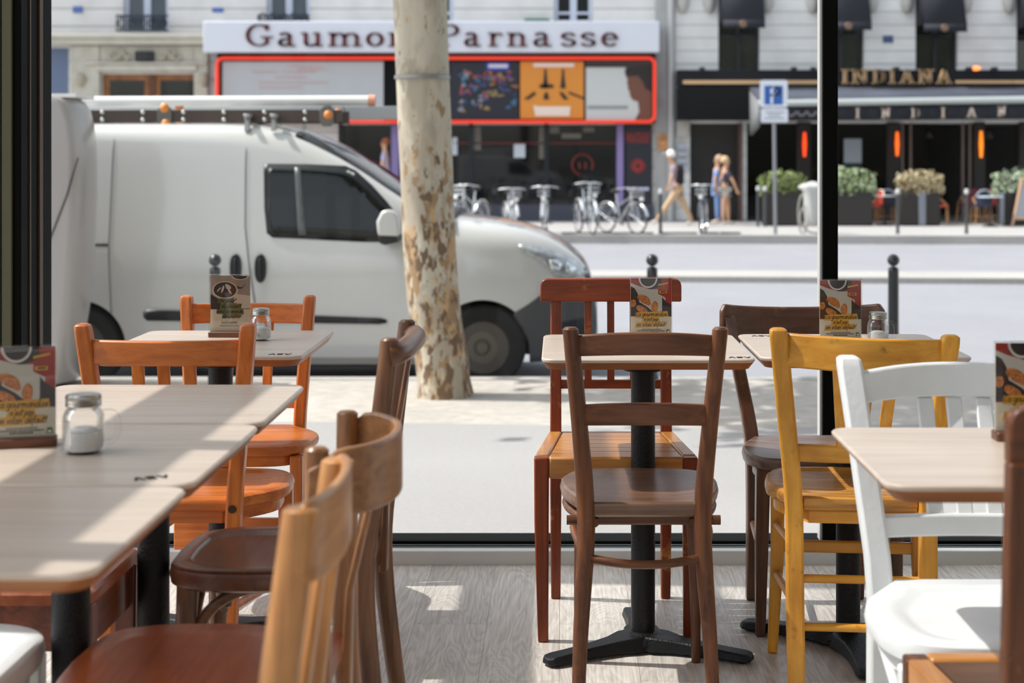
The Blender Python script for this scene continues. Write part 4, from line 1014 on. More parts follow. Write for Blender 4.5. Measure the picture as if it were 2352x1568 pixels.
def van():
    t = thing('delivery_van', 'white delivery van with roof ladder parked behind the tree', 'van', (X(700, VYC), VYC, RD), 0)
    ox, oy, oz = t.location
    def L(x, y, z): return (x-ox, y-oy, z-oz)
    xs = [-4.42+.04*i for i in range(5)]+[-4.2+.14*i for i in range(14)]+[-2.3+.07*i for i in range(38)]
    xs = sorted(set([round(x, 3) for x in xs if x < .30]+[.2, .24, .27, .29, .30]))
    NS, NR, NT = 12, 8, 4
    def section(x, off=0):
        zb = -.277 if x < .1 else -.277+.1*(x-.1)/.2
        zt, r = vtop(x), vr(x); pts = []
        z1 = max(zt-r, zb+.02)
        for i in range(NS): z = zb+(z1-zb)*i/(NS-1); pts.append((vhw(x, z)+off, z))
        for i in range(1, NR+1):
            a = PI/2*i/NR*.999; z = z1+(zt-z1)*math.sin(a); pts.append((vhw(x, z)+off*math.cos(a), z+off*math.sin(a)))
        yl, zl = pts[-1]
        for i in range(1, NT): pts.append((yl*(1-i/NT), zl+.02*(1-(1-i/NT)**2)))
        full = [(-y, z) for y, z in pts]+[(0, zl+.02)]+[(y, z) for y, z in pts[::-1]]
        return full
    rings = [[L(x, VYC+y, z) for y, z in section(x)] for x in xs]
    body = MB().loft(rings).build('body', [VW, VBLK], t, sharp=45)
    for wx_ in (X(1108, 12.1), X(178, 12.1)):
        cut = MB().lathe([(.362, -1.2), (.362, -.62)], (wx_-ox, 0, -.195-oz), 48, 'y', mi=0).build('cut', VBLK)
        cut2 = MB().lathe([(.362, .62), (.362, 1.2)], (wx_-ox, 0, -.195-oz), 48, 'y', mi=0).build('cut', VBLK)
        for c in (cut, cut2):
            c.parent = t
            m = body.modifiers.new('b', 'BOOLEAN'); m.operation = 'DIFFERENCE'; m.object = c; m.solver = 'EXACT'
            m.material_mode = 'TRANSFER'
        bpy.context.view_layer.update()
        me = bpy.data.meshes.new_from_object(body.evaluated_get(bpy.context.evaluated_depsgraph_get()))
        body.modifiers.clear(); body.data = me; me.name = 'body'
        for c in (cut, cut2): bpy.data.objects.remove(c)
    body.data.set_sharp_from_angle(angle=math.radians(45))
    def patch(name, poly, m, off=.006, sy=-1, cuts=3, parent=t, d=12.1, raw=False):
        """panel laid on the near flank; outline in photo pixels at the flank's distance"""
        pts = poly if raw else [(X(px, d), Z(py, d)) for px, py in poly]
        bm = bmesh.new(); vs = [bm.verts.new((x, 0, z)) for x, z in pts]; bm.faces.new(vs)
        bmesh.ops.triangulate(bm, faces=bm.faces[:])
        for _ in range(cuts):
            es = [e for e in bm.edges if e.calc_length() > .07]
            if not es: break
            bmesh.ops.subdivide_edges(bm, edges=es, cuts=1); bmesh.ops.triangulate(bm, faces=bm.faces[:])
        for v in bm.verts: v.co = Vector(L(v.co.x, VYC+sy*(vhw(v.co.x, v.co.z)+off), v.co.z))
        me = bpy.data.meshes.new(name); bm.to_mesh(me); bm.free(); me.materials.append(m)
        me.polygons.foreach_set('use_smooth', [True]*len(me.polygons))
        o = bpy.data.objects.new(name, me); COL.objects.link(o); o.parent = parent
        sd = o.modifiers.new('s', 'SOLIDIFY'); sd.thickness = .004; sd.offset = 0
        return o
    win = [(600, 376), (700, 377), (788, 381), (812, 392), (850, 425), (885, 462), (912, 495), (918, 520), (916, 556), (850, 556), (790, 553), (700, 549), (625, 546), (611, 536), (604, 480)]
    w = patch('side_window', win, VBLK, .004)
    patch('glass', [(612, 386), (700, 387), (782, 391), (802, 399), (842, 433), (878, 470), (903, 500), (908, 545), (850, 547), (790, 544), (700, 540), (632, 537), (620, 528), (614, 480)], CGL, .009, parent=w)
    patch('window_bar', [(672, 384), (686, 385), (702, 541), (684, 541)], mat('grey_pillar', '5c5f60', .4), .011, parent=w)
    w2 = patch('side_window', [(x, z) for x, z in [(X(a, 12.1), Z(b, 12.1)) for a, b in win]], VBLK, .004, sy=1, raw=True)
    # windscreen sheet over the sloping nose of the roof
    gx = [-2.02+.06*i for i in range(20)]; rr = []
    for x in gx:
        if x > -.86: continue
        s = section(x, .004); k = NS+4
        rr.append([L(x, VYC+y, z+.004) for y, z in s[k:len(s)-k]])
    MB().loft(rr, cap=False, closed=False).build('windscreen', CGL, t, sharp=80)
    # wiper tray at the foot of the windscreen
    sct = section(-.83, .003); MB().tube([L(-.82, VYC+y, z+.012) for y, z in sct[NS+2:len(sct)-NS-2]], .025, 8).build('wiper_tray', VBLK, t)
    patch('front_bumper', [(1178, 722), (1215, 700), (1248, 676), (1290, 662), (1330, 660), (1366, 664), (1374, 700), (1374, 770), (1366, 806), (1345, 832), (1216, 836), (1214, 790), (1204, 750)], VGR, .006)
    patch('bumper_vent', [(1290, 745), (1340, 738), (1356, 748), (1356, 790), (1330, 800), (1292, 796)], VBLK, .012)
    hl = patch('headlight', [(1190, 563), (1215, 564), (1250, 572), (1290, 586), (1330, 608), (1354, 632), (1350, 642), (1290, 644), (1275, 640), (1262, 620), (1236, 600), (1205, 580)], mat('headlight_glass', 'aab0b2', .12, .3, coat=1, var=.35, vscale=18), .006)
    patch('reflector', [(1262, 600), (1282, 598), (1292, 612), (1284, 626), (1266, 622)], mat('chrome_bulb', 'dfe4e6', .1, .9), .012, parent=hl)
    patch('reflector', [(1302, 606), (1318, 610), (1326, 624), (1314, 634), (1300, 626)], mat('chrome_bulb', 'dfe4e6', .1, .9), .012, parent=hl)
    patch('grille', [(1344, 622), (1352, 624), (1360, 648), (1357, 658), (1350, 656)], VBLK, .008)
    patch('rubbing_strip', [(330, 717), (338, 710), (872, 730), (888, 734), (889, 741), (872, 744), (338, 736), (330, 728)], VBLK, .012)
    patch('rail_cover', [(186, 559), (246, 560), (246, 566), (186, 565)], VBLK, .008)
    for a in (([(556, 340), (559, 340), (562, 520), (572, 600), (588, 700), (586, 822), (583, 822), (584, 700), (569, 602), (559, 522)]), ([(249, 318), (251, 318), (248, 560), (256, 720), (254, 720), (246, 562)])):
        patch('door_seam', a, mat('seam_grey', '77787a', .6), .002)
    patch('sill', [(300, 822), (1000, 822), (1000, 838), (300, 838)], mat('sill_grey', '8f8d88', .5), .004)
    for px in (541, 598):
        x, z = X(px, 12.1), Z(616, 12.1); y = VYC-vhw(x, z)
        h = MB().prism([(x-ox+.045*math.cos(a)*(1 if abs(math.cos(a)) < .8 else .97), z-oz+.108*math.copysign(abs(math.sin(a))**.75, math.sin(a))) for a in [2*PI*i/24 for i in range(24)]], y-oy-.016, y-oy+.01).build('door_handle', VBLK, t, bevel=.006)
        MB().rbox((x-ox, y-oy-.028, z-oz), (.022, .016, .15)).build('grip', mat('grip_black', '202224', .35), h, bevel=.006)
    # mirror on the near side
    x0, x1, z0, z1 = X(866, 11.9), X(920, 11.9), Z(556, 11.9), Z(480, 11.9)
    mpoly = [(x0+.01, z0+.05), (x0-.0, z1-.09), (x0+.035, z1-.02), (x0+.075, z1), (x1-.05, z1-.012), (x1-.012, z1-.06), (x1, z0+.06), (x1-.02, z0+.045)]
    mr = MB().prism([(a-ox, b-oz) for a, b in mpoly], 11.84-oy, 12.02-oy).build('mirror', VW, t, bevel=.02, seg=3)
    MB().prism([(a-ox, b-oz) for a, b in [(x0+.01, z0+.05), (x0+.02, z0-.005), (x0+.06, z0-.02), (x1-.02, z0), (x1-.02, z0+.05)]], 11.86-oy, 12.16-oy).build('mirror_foot', VBLK, mr, bevel=.01)
    # wheels
    RIM = mat('steel_rim', '4f4a44', .5, .1); CAP = mat('hub_cap_grey', '5f5950', .5, .1); TY = mat('tyre', '121212', .8)
    for wx_ in (X(1108, 12.1), X(178, 12.1)):
        for s in (-1, 1):
            c = (wx_-ox, s*.80, -.195-oz)
            prof = [(.20, -.095*-s), (.30, -.10*-s), (.320, -.08*-s), (.326, 0), (.320, .08*-s), (.30, .10*-s), (.20, .095*-s)]
            w_ = MB().lathe([(.205, .09*s), (.300, .098*s), (.320, .078*s), (.326, 0), (.320, -.078*s), (.300, -.098*s), (.205, -.09*s)], c, 40, 'y', cap=False).build('wheel', TY, t)
            rm = MB(); rm.lathe([(.208, .075*s), (.200, .085*s), (.192, .06*s), (.15, .045*s), (.13, .065*s), (.12, .065*s)], c, 36, 'y'); rm.build('rim', RIM, w_)
            MB().lathe([(.128, .060*s), (.120, .078*s), (.07, .080*s), (.06, .072*s), (.045, .072*s), (.04, .086*s), (.001, .088*s)], c, 30, 'y').build('hub_cap', CAP, w_)
            h = MB()
            for k in range(14):
                a = 2*PI*k/14; h.lathe([(.013, .047*s), (.013, .062*s)], (c[0]+.163*math.cos(a), c[1], c[2]+.163*math.sin(a)), 10, 'y')
            h.build('rim_holes', mat('hole_black', '060606', .8), w_)
    MB().box(X(300, 12.1)-ox, X(1180, 12.1)-ox, -.70, .70, -.36-oz, -.26-oz).build('underbody', VBLK, t)
    # roof rack feet and cross bars
    for px in (200, 580, 640):
        x = X(px, 12.5)-ox
        MB().box(x-.02, x+.02, -.78, .78, 1.545-oz, 1.57-oz).build('roof_bar', mat('galvanised', 'b5b7b6', .4, .6), t, bevel=.004)
        for s in (-1, 1): MB().loft([[(x-.018, s*.74-.02, 1.44-oz), (x+.018, s*.74-.02, 1.44-oz), (x+.018, s*.74+.02, 1.44-oz), (x-.018, s*.74+.02, 1.44-oz)], [(x-.015, s*.70-.02, 1.56-oz), (x+.015, s*.70-.02, 1.56-oz), (x+.015, s*.70+.02, 1.56-oz), (x-.015, s*.70+.02, 1.56-oz)]]).build('rack_foot', mat('rack_grey', '8a8a88', .5, .3), t)
    MB().tube([L(X(800, 12.9), VYC+.2, 1.42), L(X(776, 12.9), VYC+.2, 1.66)], .004, 6).build('aerial', VBLK, t)
    return t
van()

def ladder():
    d = 12.42; t = thing('ladder', 'long ladder with dark brown rails and orange end caps lying on the van roof', 'ladder', (X(480, d), d, 1.575), 0)
    ox, oy, oz = t.location; BR = mat('brown_rail', '4f433c', .4, .3, bump=.15); OR = mat('orange_cap', 'e08a3a', .4, coat=.4); AL = mat('bolt_steel', 'd8d8d6', .25, .9)
    z0, z1 = Z(281, d)-oz, Z(252, d)-oz
    xa, xb = X(150, d)-ox, X(786, d)-ox
    for k, yo in enumerate((0, .42)):
        r = MB().box(xa, xb, yo-.014, yo+.014, z0, z1).build('ladder_rail', BR, t, bevel=.004)
        if k == 0:
            for px in range(237, 780, 93):
                x = X(px, d)-ox
                for zz in (z1-.018, z0+.022):
                    MB().lathe([(.016, 0), (.016, -.012), (.008, -.018), (.001, -.018)], (x, yo-.014, zz), 12, 'y').build('bolt', AL, r)
    for px in range(237, 780, 93):
        x = X(px, d)-ox; MB().tube([(x, 0, (z0+z1)/2), (x, .42, (z0+z1)/2)], .015, 8).build('rung', mat('alu_rung', 'c4c4c2', .35, .8), t)
    for px, py, dy in ((378, 248, -.03), (381, 284, -.03), (412, 243, .40), (413, 284, .40), (754, 264, -.03), (776, 260, .40)):
        dd = d+dy; x, z = X(px, dd)-ox, Z(py, dd)-oz
        c = MB().lathe([(.034, .02), (.038, 0), (.030, -.012), (.012, -.018), (.001, -.019)], (x, dy, z), 20, 'y').build('end_cap', OR, t)
    for px in (380, 752):
        x = X(px, d)-ox; MB().prism([(x-.055, z0+.0), (x-.03, z0-.03), (x+.03, z0-.03), (x+.055, z0), (x+.055, z1), (x+.03, z1+.03), (x-.03, z1+.03), (x-.055, z1)], -.034, -.016).build('bracket', mat('bracket_grey', '6d6a64', .4, .5), t, bevel=.004)
    x = X(571, d)-ox; MB().box(x-.022, x+.022, -.04, -.016, z0-.02, z1-.05).build('clamp', mat('galvanised', 'b5b7b6', .4, .6), t, bevel=.004)
ladder()
d = 12.75; mb = MB()
mb.tube([(X(150, d), d, Z(233, d)), (X(848, d), d, Z(231, d))], .040, 16); o = mb.build('carrier_tube', mat('white_tube', 'e9e9e7', .35, coat=.3))
tag(o, 'long white tube lying on the van roof above the ladder', 'tube')
MB().tube([(X(846, d), d, Z(231, d)), (X(862, d), d, Z(231, d))], .046, 16).build('tube_cap', mat('pink_orange_cap', 'e0a088', .4), o)
d = 13.4; mb = MB(); z0, z1 = Z(274, d), Z(244, d); x0, x1 = X(786, d), X(950, d)
mb.box(x0-2.5, x1, d-.02, d+.05, z0, z1); o = mb.build('roof_beam', mat('grey_aluminium_beam', 'b9bcbe', .4, .3), bevel=.004)
tag(o, 'pale grey aluminium beam on the van roof reaching behind the tree trunk', 'beam')
# ------------------------------------------------------------------ buildings across the boulevard
D = 42.0
DARK = mat('shop_black', '0c0e11', .6, 0, .15)
DARK2 = mat('shop_charcoal', '1b1f26', .5)
DGL = mat('shop_glass_dark', '07090b', .04, 0, .6)
WGL = mat('upper_window_glass', '2c3c4c', .06, 0, .8, var=.3, vscale=2)
def stone(name, ca, cb, row=.62, joint='8f8e8c'):
    m = bpy.data.materials.new(name); m.use_nodes = True
    n = m.node_tree.nodes; l = m.node_tree.links; b = n['Principled BSDF']
    tc = n.new('ShaderNodeTexCoord'); sp = n.new('ShaderNodeSeparateXYZ'); l.new(tc.outputs['Object'], sp.inputs[0])
    mo = n.new('ShaderNodeMath'); mo.operation = 'FRACT'; dv = n.new('ShaderNodeMath'); dv.operation = 'DIVIDE'; dv.inputs[1].default_value = row
    l.new(sp.outputs[2], dv.inputs[0]); l.new(dv.outputs[0], mo.inputs[0])
    r = n.new('ShaderNodeMapRange'); r.inputs[1].default_value = .0; r.inputs[2].default_value = .09; r.clamp = True; l.new(mo.outputs[0], r.inputs[0])
    no = n.new('ShaderNodeTexNoise'); no.inputs['Scale'].default_value = 1.4; no.inputs['Detail'].default_value = 8; l.new(tc.outputs['Object'], no.inputs['Vector'])
    cr = n.new('ShaderNodeValToRGB'); cr.color_ramp.elements[0].position = .35; cr.color_ramp.elements[1].position = .65
    cr.color_ramp.elements[0].color = lin(cb); cr.color_ramp.elements[1].color = lin(ca); l.new(no.outputs[0], cr.inputs[0])
    mx = n.new('ShaderNodeMixRGB'); mx.inputs[1].default_value = lin(joint); l.new(r.outputs[0], mx.inputs[0]); l.new(cr.outputs[0], mx.inputs[2])
    l.new(mx.outputs[0], b.inputs['Base Color']); b.inputs['Roughness'].default_value = .85
    bp = n.new('ShaderNodeBump'); bp.inputs['Strength'].default_value = .6; bp.inputs['Distance'].default_value = .03; l.new(r.outputs[0], bp.inputs['Height']); l.new(bp.outputs[0], b.inputs['Normal']); return m
def wall_holes(x0, x1, z0, z1, holes, y=D, dep=.35):
    xs = sorted(set([x0, x1]+[h[0] for h in holes]+[h[1] for h in holes])); zs = sorted(set([z0, z1]+[h[2] for h in holes]+[h[3] for h in holes]))
    mb = MB()
    for a, b in zip(xs[:-1], xs[1:]):
        for c, e in zip(zs[:-1], zs[1:]):
            mx, mz = (a+b)/2, (c+e)/2
            if any(h[0] < mx < h[1] and h[2] < mz < h[3] for h in holes): continue
            mb.add([(a, y, c), (b, y, c), (b, y, e), (a, y, e)], [(0, 1, 2, 3)])
    for a, b, c, e in holes:
        for q in ([(a, y, c), (a, y+dep, c), (a, y+dep, e), (a, y, e)], [(b, y, c), (b, y, e), (b, y+dep, e), (b, y+dep, c)], [(a, y, e), (b, y, e), (b, y+dep, e), (a, y+dep, e)], [(a, y, c), (a, y+dep, c), (b, y+dep, c), (b, y, c)]):
            mb.add(q, [(0, 1, 2, 3)])
    return mb
def fx(px): return X(px, D)
def fz(py): return Z(py, D)
BO = lambda t: t.location
# ---- cinema building with the stone doorway
bA = thing('stone_building', 'pale stone building with carved doorway and cinema front across the boulevard', 'building', (fx(800), D, SW), 0)
oA = Vector(bA.location)
def rel(mb, o): mb.v = [(x-o.x, y-o.y, z-o.z) for x, y, z in mb.v]; return mb
def box_px(mb, a, b, t_, c, y0, y1, mi=0): mb.box(fx(a), fx(b), y0, y1, fz(c), fz(t_), mi); return mb
TOPZ = 13.0
ST = stone('pale_limestone', 'dedcd8', 'd0ceca', .46)
holes = []
for a, b, bot in ((283, 388, 72), (612, 712, 50), (945, 1042, 52), (1272, 1362, 50)): holes.append((fx(a), fx(b), fz(bot), fz(-150)))
holes.append((fx(232), fx(448), SW, fz(170)))
holes.append((fx(780), fx(1498), SW+.02, fz(286)))
holes.append((fx(60), fx(158), fz(500), fz(110)))
rel(wall_holes(fx(-400), fx(1530), SW, TOPZ, holes), oA).build('wall', ST, bA, recalc=False)
mb = MB(); mb.box(fx(-400), fx(484), 41.65, D, fz(104), fz(88)); mb.box(fx(-400), fx(484), 41.55, D, fz(90), fz(80)); rel(mb, oA).build('cornice', mat('cornice_stone', 'c4bfb2', .8, var=.08, vscale=3), bA, bevel=.03)
mb = MB()
for a, b, c, e, y in ((165, 232, 105, 507, 41.85), (448, 480, 105, 507, 41.85), (232, 448, 105, 166, 41.88), (222, 456, 150, 164, 41.80), (200, 480, 143, 149, 41.78)):
    mb.box(fx(a), fx(b), y, D, fz(e), fz(c))
rel(mb, oA).build('door_surround', mat('carved_stone', 'bdb8aa', .8, var=.12, vscale=4, bump=.6, bscale=4), bA, bevel=.02)
mb = MB()
for s, cx in ((1, 290), (-1, 385)):
    mb.tube([(fx(cx+s*k*1.9-20*s), 41.78, fz(128+8*math.sin(k*.55))) for k in range(18)], .045, 8)
    mb.tube([(fx(cx-s*25+9*math.cos(a)), 41.76, fz(130+9*math.sin(a))) for a in [.6*i for i in range(9)]], .035, 8)
for cx in (190, 472): mb.lathe([(.001, 0), (.11, -.05), (.14, -.2), (.07, -.34), (.001, -.36)], (fx(cx), 41.82, fz(168)), 14)
rel(mb, oA).build('carved_scroll', mat('scroll_stone', 'a89f8c', .8), bA)
rel(MB().box(fx(315), fx(358), 41.74, 41.86, fz(141), fz(119)), oA).build('number_plaque', mat('plaque_black', '15161a', .4), bA, bevel=.02)
WD = wood('oak_door', 'a9713c', '8a5426', .45, 'z', .3)
dr = rel(MB().box(fx(232), fx(448), 42.2, 42.28, SW, fz(170)), oA).build('door', WD, bA, bevel=.01)
for a, b in ((248, 327), (364, 441)):
    rel(MB().box(fx(a), fx(b), 42.17, 42.22, fz(330), fz(184)), oA).build('door_glass', DGL, dr)
rel(MB().box(fx(338), fx(353), 42.14, 42.2, SW, fz(176)), oA).build('door_post', wood('oak_door2', '6e4524', '553318', .45, 'z', .3), dr)
rel(MB().box(fx(60), fx(158), 42.1, 42.16, fz(500), fz(110)), oA).build('shutter', mat('blue_shutter', '66748f', .6), bA)
RAIL = mat('balcony_iron', '1e2632', .5, .2)
FRW = mat('window_white_blue', 'c2c9d8', .5)
for a, b, bot, balc in ((283, 388, 72, (276, 394, 37)), (612, 712, 50, (598, 716, 37)), (945, 1042, 52, None), (1272, 1362, 50, None)):
    w = MB(); w.box(fx(a), fx(a+10), 42.15, 42.25, fz(bot), fz(-150)); w.box(fx(b-10), fx(b), 42.15, 42.25, fz(bot), fz(-150)); w.box(fx((a+b)/2-8), fx((a+b)/2+8), 42.13, 42.25, fz(bot), fz(-150)); w.box(fx(a), fx(b), 42.15, 42.25, fz(bot), fz(bot-5))
    if not balc: w.box(fx(a), fx(b), 42.14, 42.25, fz(32), fz(26))
    wo_ = rel(w, oA).build('window', FRW, bA, bevel=.01)
    for p, q in ((a+10, (a+b)/2-8), ((a+b)/2+8, b-10)):
        rel(MB().box(fx(p), fx(q), 42.2, 42.23, fz(bot-5), fz(-150)), oA).build('window_glass', WGL if balc else mat('upper_dark_glass', '10161a', .06, 0, .8), wo_)
    if balc:
        g = MB(); p, q, t_ = balc; zt, zb = fz(t_), fz(bot+3 if bot > 60 else bot)
        g.box(fx(p), fx(q), 41.62, 41.66, zt-.05, zt); g.box(fx(p), fx(q), 41.62, 41.66, zb, zb+.04)
        k = fx(p)
        while k < fx(q): g.box(k-.012, k+.012, 41.63, 41.65, zb, zt); k += .075
        for kk in range(5):
            cx = fx(p)+(fx(q)-fx(p))*(kk+.5)/5; g.tube([(cx+.10*math.cos(u), 41.64, (zb+zt)/2+.13*math.sin(u)) for u in [2*PI*i/14 for i in range(15)]], .018, 6)
        rel(g, oA).build('balcony_railing', RAIL, wo_)
for a, b, c, e in ((168, 190, 15, 29), (488, 513, 18, 28)):
    rel(MB().box(fx(a), fx(b), 41.96, 42.0, fz(e), fz(c)), oA).build('street_plaque', mat('enamel_blue', '4a66a8', .4), bA, bevel=.01)
rel(MB().box(fx(1205), fx(1262), 41.7, 41.9, fz(53), fz(45)), oA).build('window_box', mat('green_box', '1e6a58', .6), bA)
# back of the shop so the panes look into darkness
mb = MB(); mb.box(fx(200), fx(1530), 46.0, 46.1, SW, fz(-160)); mb.box(fx(700), fx(1530), 42.3, 46, fz(282), fz(276)); mb.box(fx(770), fx(778), 42.3, 46, SW, fz(282)); mb.box(fx(1499), fx(1506), 42.3, 46, SW, fz(282))
rel(mb, oA).build('interior', mat('dim_interior', '15120f', .8), bA)
# glazed entrance
mb = MB(); mb.box(fx(780), fx(1436), 42.12, 42.15, SW+.3, fz(286)); rel(mb, oA).build('entrance_glass', DGL, bA)
mb = MB()
for px in (782, 935, 1082, 1255, 1425): mb.box(fx(px-5), fx(px+5), 42.0, 42.2, SW, fz(284))
rel(mb, oA).build('entrance_frame', mat('frame_navy', '161b24', .4, .2), bA)
mb = MB(); mb.box(fx(780), fx(1500), 41.9, 42.2, SW, fz(470)); rel(mb, oA).build('entrance_shade_band', mat('bluish_shade', '3e4250', .6), bA)  # bluish block stands in for the shadow under the canopy
for px, w in ((908, 9), (1424, 8)):
    rel(MB().box(fx(px-w), fx(px+w), 41.9, 42.0, fz(476), fz(284)), oA).build('lilac_pilaster', mat('lilac_paint', '8f80b5', .5), bA, bevel=.02)
pn = rel(MB().box(fx(1437), fx(1496), 41.92, 42.05, fz(474), fz(286)), oA).build('side_panel', mat('panel_navy', '20242e', .5), bA)
RED = mat('poster_red', 'b03a34', .5)
for tx, z, s_ in (('GAUMONT', 316, .21), ('PARNASSE', 328, .21)):
    text_mesh('panel_lettering', tx, s_, RED, pn, (fx(1465)-oA.x, 41.91-oA.y, fz(z)-oA.z), sc=(.62, 1, 1), ext=.004)
mb = MB()
for k in range(18):
    a = 2*PI*k/18; mb.tube([(fx(1465)+.06*math.cos(a), 41.91, fz(381)+.06*math.sin(a)), (fx(1465)+.19*math.cos(a), 41.91, fz(381)+.19*math.sin(a))], .016, 5)
rel(mb, oA).build('sun_emblem', RED, pn)
rel(MB().box(fx(1440), fx(1490), 41.9, 41.93, fz(437), fz(430)), oA).build('white_strip', mat('panel_white', 'c9cbe0', .5), pn)
mb = MB()
for a, b, c, e in ((1180, 1206, 331, 362), (1038, 1050, 315, 356)): mb.box(fx(a), fx(b), 42.08, 42.1, fz(e), fz(c))
rel(mb, oA).build('paper_notice', mat('notice_white', 'c9d2da', .6), bA)
mb = MB()
for a, b, c, e in ((1086, 1104, 290, 345), (1238, 1250, 290, 365), (1262, 1284, 290, 306), (1340, 1365, 292, 303), (1290, 1335, 306, 318)): mb.box(fx(a), fx(b), 42.08, 42.1, fz(e), fz(c))
rel(mb, oA).build('sticker_strip', mat('sticker_grey', '6f6a62', .6), bA)
mb = MB(); mb.box(fx(1045), fx(1420), 42.08, 42.1, fz(330), fz(327)); mb.tube([(fx(1338)+.27*math.cos(a), 42.08, fz(378)+.27*math.sin(a)) for a in [2*PI*i/24-.5 for i in range(20)]], .03, 6)
mb.tube([(fx(1330), 42.08, fz(372)), (fx(1332), 42.08, fz(388))], .03, 6); mb.tube([(fx(1345), 42.08, fz(372)), (fx(1345), 42.08, fz(388))], .03, 6)
rel(mb, oA).build('red_decal', mat('decal_red', '6e1c16', .5), bA)
mb = MB()
for px, py in ((1198, 290), (1266, 291), (1310, 366), (1327, 364), (1268, 370)): mb.lathe([(.001, 0), (.05, .02), (.06, .06), (.001, .1)], (fx(px), 42.6, fz(py)), 10)
rel(mb, oA).build('ceiling_spot', mat('warm_spot', 'ff7a4a', .5, emit=3), bA)

# sign board and letters
sg = thing('shop_sign', 'long white sign board with dark red serif letters above the cinema', 'sign', (fx(996), 41.2, fz(125)), 0); o = Vector(sg.location)
rel(MB().box(fx(483), fx(1510), 41.15, 41.95, fz(125), fz(55)), o).build('board', mat('sign_white', 'd8dbe4', .5), sg, bevel=.02)
mb = MB()
def letter(mb, ch, a, b, base, cap, nx=.052, ny=.012, y0=41.09, y1=41.15, mi=0):
    x0, x1 = fx(a), fx(b); z0 = fz(base); h = fz(cap)-z0
    pen(mb, ROMAN[ch], lambda p: (x0+nx*.5+p[0]*(x1-x0-nx), z0+ny+p[1]*(h-2*ny)), nx, ny, y0, y1, mi)
for ch, a, b in (('G', 578, 641), ('a', 651, 692), ('u', 703, 754), ('m', 764, 842), ('o', 848, 892), ('n', 899, 948), ('t', 954, 982), ('P', 1010, 1062),
                 ('a', 1070, 1108), ('r', 1124, 1161), ('n', 1166, 1214), ('a', 1225, 1268), ('s', 1280, 1330), ('s', 1325, 1374), ('e', 1376, 1420)):
    letter(mb, ch, a, b, 113, 61 if ch in 'GP' else 80)
rel(mb, o).build('lettering', mat('sign_bordeaux', '5e1612', .5), sg, sharp=10)
# light frame with poster panels
fr = thing('poster_frame', 'glowing red rounded frame around the cinema posters', 'light frame', (fx(1005), 41.5, fz(283)), 0); o = Vector(fr.location)
pts = [(x, 41.35, z) for x, z in rrect(fx(511), fx(1500), fz(281), fz(137), .16, 5)]; pts.append(pts[0])
RN = mat('red_light_tube', 'e8381c', .35, emit=.35)
rel(MB().tube(pts, .048, 10), o).build('light_tube', RN, fr)
rel(MB().box(fx(508), fx(1503), 41.5, 42.0, fz(284), fz(126)), o).build('back_board', mat('frame_back', '101215', .7, 0, .1), fr)
def poster(name, label, a, b, t_, c, m, fn, cat='poster'):
    t = thing(name, label, cat, (fx((a+b)/2), 41.48, fz(c)), 0); o = Vector(t.location)
    rel(MB().box(fx(a), fx(b), 41.45, 41.50, fz(c), fz(t_)), o).build('panel', m, t, bevel=.005)
    fn(t, o)
def pb(a, b, c, e): return MB().box(fx(a), fx(b), 41.435, 41.45, fz(e), fz(c))
def f1(t, o):
    rng = random.Random(5); mb = MB()
    for (y, a, b, z) in ((156, 668, 742, 1), (168, 590, 640, 1), (168, 658, 728, 1), (180, 640, 712, 1), (192, 602, 760, 1), (203, 604, 700, 1), (163, 690, 755, 1)):
        x = a
        while x < b:
            w = rng.uniform(2, 7); mb.box(fx(x), fx(x+w), 41.44, 41.45, fz(y+2.2), fz(y-2.2)); x += w+1.6
    rel(mb, o).build('text_lines', mat('pale_pink_text', 'c3a6a2', .6), t)
poster('letter_board', 'pale grey notice board with faint pink lines inside the red frame', 521, 886, 144, 280, mat('board_grey', 'b3b6b8', .5), f1, 'notice board')
def f2(t, o):
    rng = random.Random(9); cols = ['9c4632', '9a6238', '34406e', '5e4674', '8f7a4a', '7c8694', '2f6284', '7e3c50']
    for k, c in enumerate(cols):
        mb = MB()
        for i in range(9):
            px, py = rng.uniform(1060, 1185), rng.uniform(165, 255)
            if k < 2: py = rng.uniform(165, 215)
            mb.prism([(x, z) for x, z in blob(fx(px), fz(py), rng.uniform(.03, .09), rng.uniform(.03, .07), w=.6, seed=i+k*20, n=10)], 41.44-.0008*k, 41.45)
        rel(mb, o).build('confetti_shape', mat('poster_c'+c, c, .6), t)
    rel(pb(1118, 1172, 146, 166), o).build('blue_banner', mat('banner_blue', '27348a', .5), t)
    rel(MB().box(fx(1124), fx(1168), 41.43, 41.437, fz(159), fz(150)), o).build('white_banner', mat('panel_white', 'c9cbe0', .5), t)
poster('colourful_poster', 'dark poster crowded with small bright shapes right of the trunk', 1038, 1193, 145, 276, mat('poster_navy', '151726', .5), f2)
